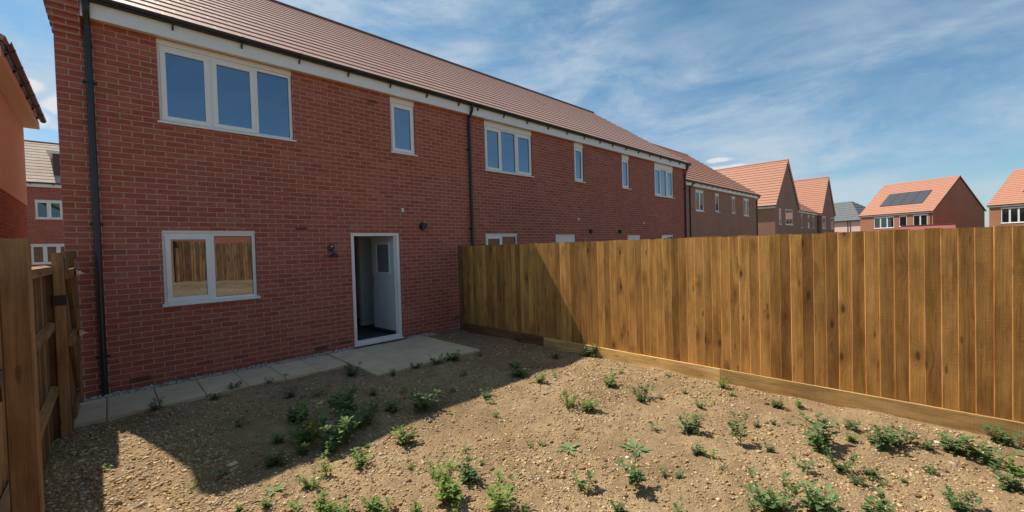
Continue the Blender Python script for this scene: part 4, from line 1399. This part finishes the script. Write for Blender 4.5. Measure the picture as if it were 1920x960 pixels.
big = [
 # x, y base, height px, kind, mat, width, label
 (757, 831, 38, 'bush', 'leaf', 1.0, 'bright green leafy weed standing on the edge of the house shadow'),
 (845, 940, 66, 'bush', 'leaf', 0.9, 'tall bright green weed in the foreground beside a pale flat one'),
 (820, 892, 26, 'sprawl', 'leaf', 1.2, 'pale broad leaved weed just behind the tall bright green one'),
 (881, 902, 42, 'bush', 'leaf_blue', 1.0, 'medium green weed right behind the tall bright foreground weed'),
 (940, 952, 66, 'bush', 'leaf', 0.8, 'tall foreground weed right of the bright green one, lower middle'),
 (1193, 917, 68, 'tall', 'leaf_blue', 1.0, 'tall dark upright weed below the flat pale rosette'),
 (1193, 843, 22, 'rosette', 'leaf_pale', 1.6, 'pale flat rosette weed above the tall dark upright weed'),
 (1065, 843, 20, 'rosette', 'leaf_pale', 1.4, 'flat pale rosette weed alone in the middle of the bare soil'),
 (1205, 751, 34, 'sprawl', 'leaf_blue', 0.9, 'bushy grey green weed nearest the shadowed end of the pale gravel board'),
 (1066, 762, 36, 'sprawl', 'leaf', 0.8, 'spreading light green weed just below the shadow edge, middle'),
 (1105, 770, 30, 'bush', 'leaf', 1.0, 'light green weed right beside the spreading one, below the shadow edge'),
 (1143, 724, 28, 'bush', 'leaf', 1.0, 'upright light green weed near the fence end of the shadow edge'),
 (1292, 811, 40, 'bush', 'leaf_blue', 1.0, 'dense green weed in the middle of the sunny soil, left of a tall narrow one'),
 (1388, 834, 66, 'tall', 'leaf_blue', 0.8, 'tall narrow weed in the sunny soil, right of the dense green one'),
 (1540, 838, 62, 'bush', 'leaf_blue', 1.0, 'large weed standing in front of the right fence, above a brown tipped one'),
 (1575, 882, 46, 'sprawl', 'leaf_blue', 0.8, 'wide weed with many stems below the large weed, right side'),
 (1645, 838, 46, 'bush', 'leaf_blue', 0.9, 'left one of two weeds close together before the right fence'),
 (1675, 835, 36, 'bush', 'leaf_blue', 1.0, 'right one of two weeds close together before the right fence'),
 (1703, 828, 30, 'sprig', 'leaf_blue', 1.2, 'thin weed between the close pair and the fence, right side'),
 (1738, 842, 24, 'sprawl', 'leaf_blue', 0.9, 'low spreading weed right of the thin one, before the right fence'),
 (1790, 848, 42, 'bush', 'leaf_blue', 1.1, 'broad dark weed second from the right end of the fence'),
 (1852, 866, 44, 'bush', 'leaf_blue', 1.2, 'broad dark weed in front of the last fence boards'),
 (1885, 832, 34, 'bush', 'leaf_blue', 1.3, 'weed growing against the gravel board at the right edge'),
 (1892, 918, 46, 'bush', 'leaf_blue', 0.9, 'leafy weed at the right edge of the view, lower than the fence foot'),
 (1450, 957, 74, 'sprawl', 'leaf_blue', 0.9, 'largest dark green weed in the foreground, a wide clump'),
 (1540, 968, 72, 'bush', 'leaf_blue', 0.9, 'dark green foreground weed right of the largest clump'),
 (1650, 972, 46, 'bush', 'leaf_blue', 1.1, 'dark broad leaved weed at the bottom edge, right of centre'),
 (1800, 957, 40, 'sprawl', 'leaf_blue', 1.0, 'low dark weed lying in the lower right corner'),
 (1510, 884, 28, 'sprig', 'leaf_blue', 1.2, 'small two stemmed weed left of the wide many stemmed one'),
 (1100, 922, 38, 'sprig', 'leaf_blue', 1.2, 'thin leaning weed left of the tall dark upright weed'),
 (677, 874, 36, 'bush', 'leaf', 0.9, 'sunlit weed just outside the shadow, above the lower left corner'),
 (612, 893, 40, 'tall', 'leaf', 0.9, 'light green weed straddling the shadow edge beside pale flat leaves'),
 (583, 915, 30, 'sprawl', 'leaf', 1.0, 'cluster of pale flat leaves at the shadow tip'),
 (512, 922, 22, 'rosette', 'leaf_pale', 1.2, 'pale yellow green rosette right at the tip of the sunny wedge'),
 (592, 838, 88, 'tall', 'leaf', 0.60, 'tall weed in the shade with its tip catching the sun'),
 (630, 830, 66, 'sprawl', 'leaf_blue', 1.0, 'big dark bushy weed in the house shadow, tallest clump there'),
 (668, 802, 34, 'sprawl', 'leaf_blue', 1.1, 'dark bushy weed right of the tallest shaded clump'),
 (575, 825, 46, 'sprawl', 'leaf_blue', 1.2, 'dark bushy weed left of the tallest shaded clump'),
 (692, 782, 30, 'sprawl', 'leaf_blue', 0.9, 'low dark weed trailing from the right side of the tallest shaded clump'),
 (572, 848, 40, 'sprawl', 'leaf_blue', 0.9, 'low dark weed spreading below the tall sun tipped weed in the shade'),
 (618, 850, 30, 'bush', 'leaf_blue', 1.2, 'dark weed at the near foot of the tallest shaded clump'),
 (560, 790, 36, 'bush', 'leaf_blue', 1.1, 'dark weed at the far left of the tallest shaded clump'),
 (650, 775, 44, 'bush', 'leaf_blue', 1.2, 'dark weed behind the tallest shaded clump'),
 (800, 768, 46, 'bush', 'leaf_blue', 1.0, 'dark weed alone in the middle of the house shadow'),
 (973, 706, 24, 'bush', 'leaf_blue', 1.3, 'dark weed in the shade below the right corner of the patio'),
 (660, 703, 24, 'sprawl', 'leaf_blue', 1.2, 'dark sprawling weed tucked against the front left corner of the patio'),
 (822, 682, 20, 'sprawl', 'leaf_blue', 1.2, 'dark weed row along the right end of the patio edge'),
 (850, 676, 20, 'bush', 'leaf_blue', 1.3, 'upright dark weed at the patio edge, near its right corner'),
 (1105, 668, 26, 'bush', 'leaf_blue', 1.1, 'dark weed growing at the foot of the fence in the shadow corner'),
 (293, 768, 24, 'bush', 'leaf_blue', 0.9, 'small weed sprouting at the edge of the path slabs'),
 (1357, 727, 22, 'bush', 'leaf', 0.9, 'weed at the fence foot below the joint of two gravel boards'),
]
for (x, y, hp, k, mt, wd, lab) in big:
    weed(x, y, hp, k, mt, lab, GD if 'shade' in lab or 'dark' in lab and x < 1110 else GS, wd)
small_sun = [(1012, 718, 20), (1040, 708, 16), (922, 757, 12), (928, 782, 11), (870, 847, 15), (770, 877, 11), (1224, 806, 20), (1016, 835, 12), (993, 836, 10),
    (1246, 894, 18), (1272, 895, 12), (700, 957, 30), (725, 962, 30), (555, 955, 26), (610, 962, 34), (640, 966, 30), (780, 966, 24), (1160, 962, 24), (1268, 966, 30),
    (1310, 852, 18), (1335, 858, 20), (1313, 763, 16), (1337, 758, 10), (1457, 764, 20), (1497, 764, 18), (1479, 795, 12), (1450, 796, 10), (1597, 806, 20),
    (1596, 827, 18), (1630, 892, 18), (1607, 908, 16), (1742, 886, 14), (1910, 892, 30), (1652, 909, 14), (1443, 848, 18), (1418, 800, 12), (500, 952, 22),
    (448, 958, 14), (365, 915, 16), (195, 885, 14), (905, 872, 9), (1130, 880, 9), (690, 838, 8), (1410, 958, 22), (1355, 880, 8), (1695, 905, 10),
    (1560, 930, 12), (940, 905, 10), (1238, 748, 10), (1283, 738, 10), (1165, 700, 8), (1253, 706, 8), (1370, 742, 10), (860, 960, 20), (985, 962, 16)]
for (x, y, hp) in small_sun:
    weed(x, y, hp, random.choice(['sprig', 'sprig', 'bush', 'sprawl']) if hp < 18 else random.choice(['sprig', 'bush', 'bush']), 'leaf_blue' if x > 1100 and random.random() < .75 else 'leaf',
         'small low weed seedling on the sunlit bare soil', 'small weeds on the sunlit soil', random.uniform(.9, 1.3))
small_shade = [(405, 748, 14), (440, 731, 16), (505, 718, 13), (533, 709, 10), (738, 704, 14), (735, 773, 22), (542, 745, 20), (520, 872, 26), (450, 800, 14), (420, 893, 18),
    (660, 735, 16), (700, 740, 14), (870, 705, 14), (912, 745, 18), (1000, 690, 14), (900, 668, 10), (760, 735, 12), (600, 742, 16), (560, 775, 26), (690, 795, 26), (700, 770, 20),
    (520, 830, 20), (630, 760, 22), (1040, 672, 12), (780, 690, 12), (850, 735, 10), (965, 690, 14)]
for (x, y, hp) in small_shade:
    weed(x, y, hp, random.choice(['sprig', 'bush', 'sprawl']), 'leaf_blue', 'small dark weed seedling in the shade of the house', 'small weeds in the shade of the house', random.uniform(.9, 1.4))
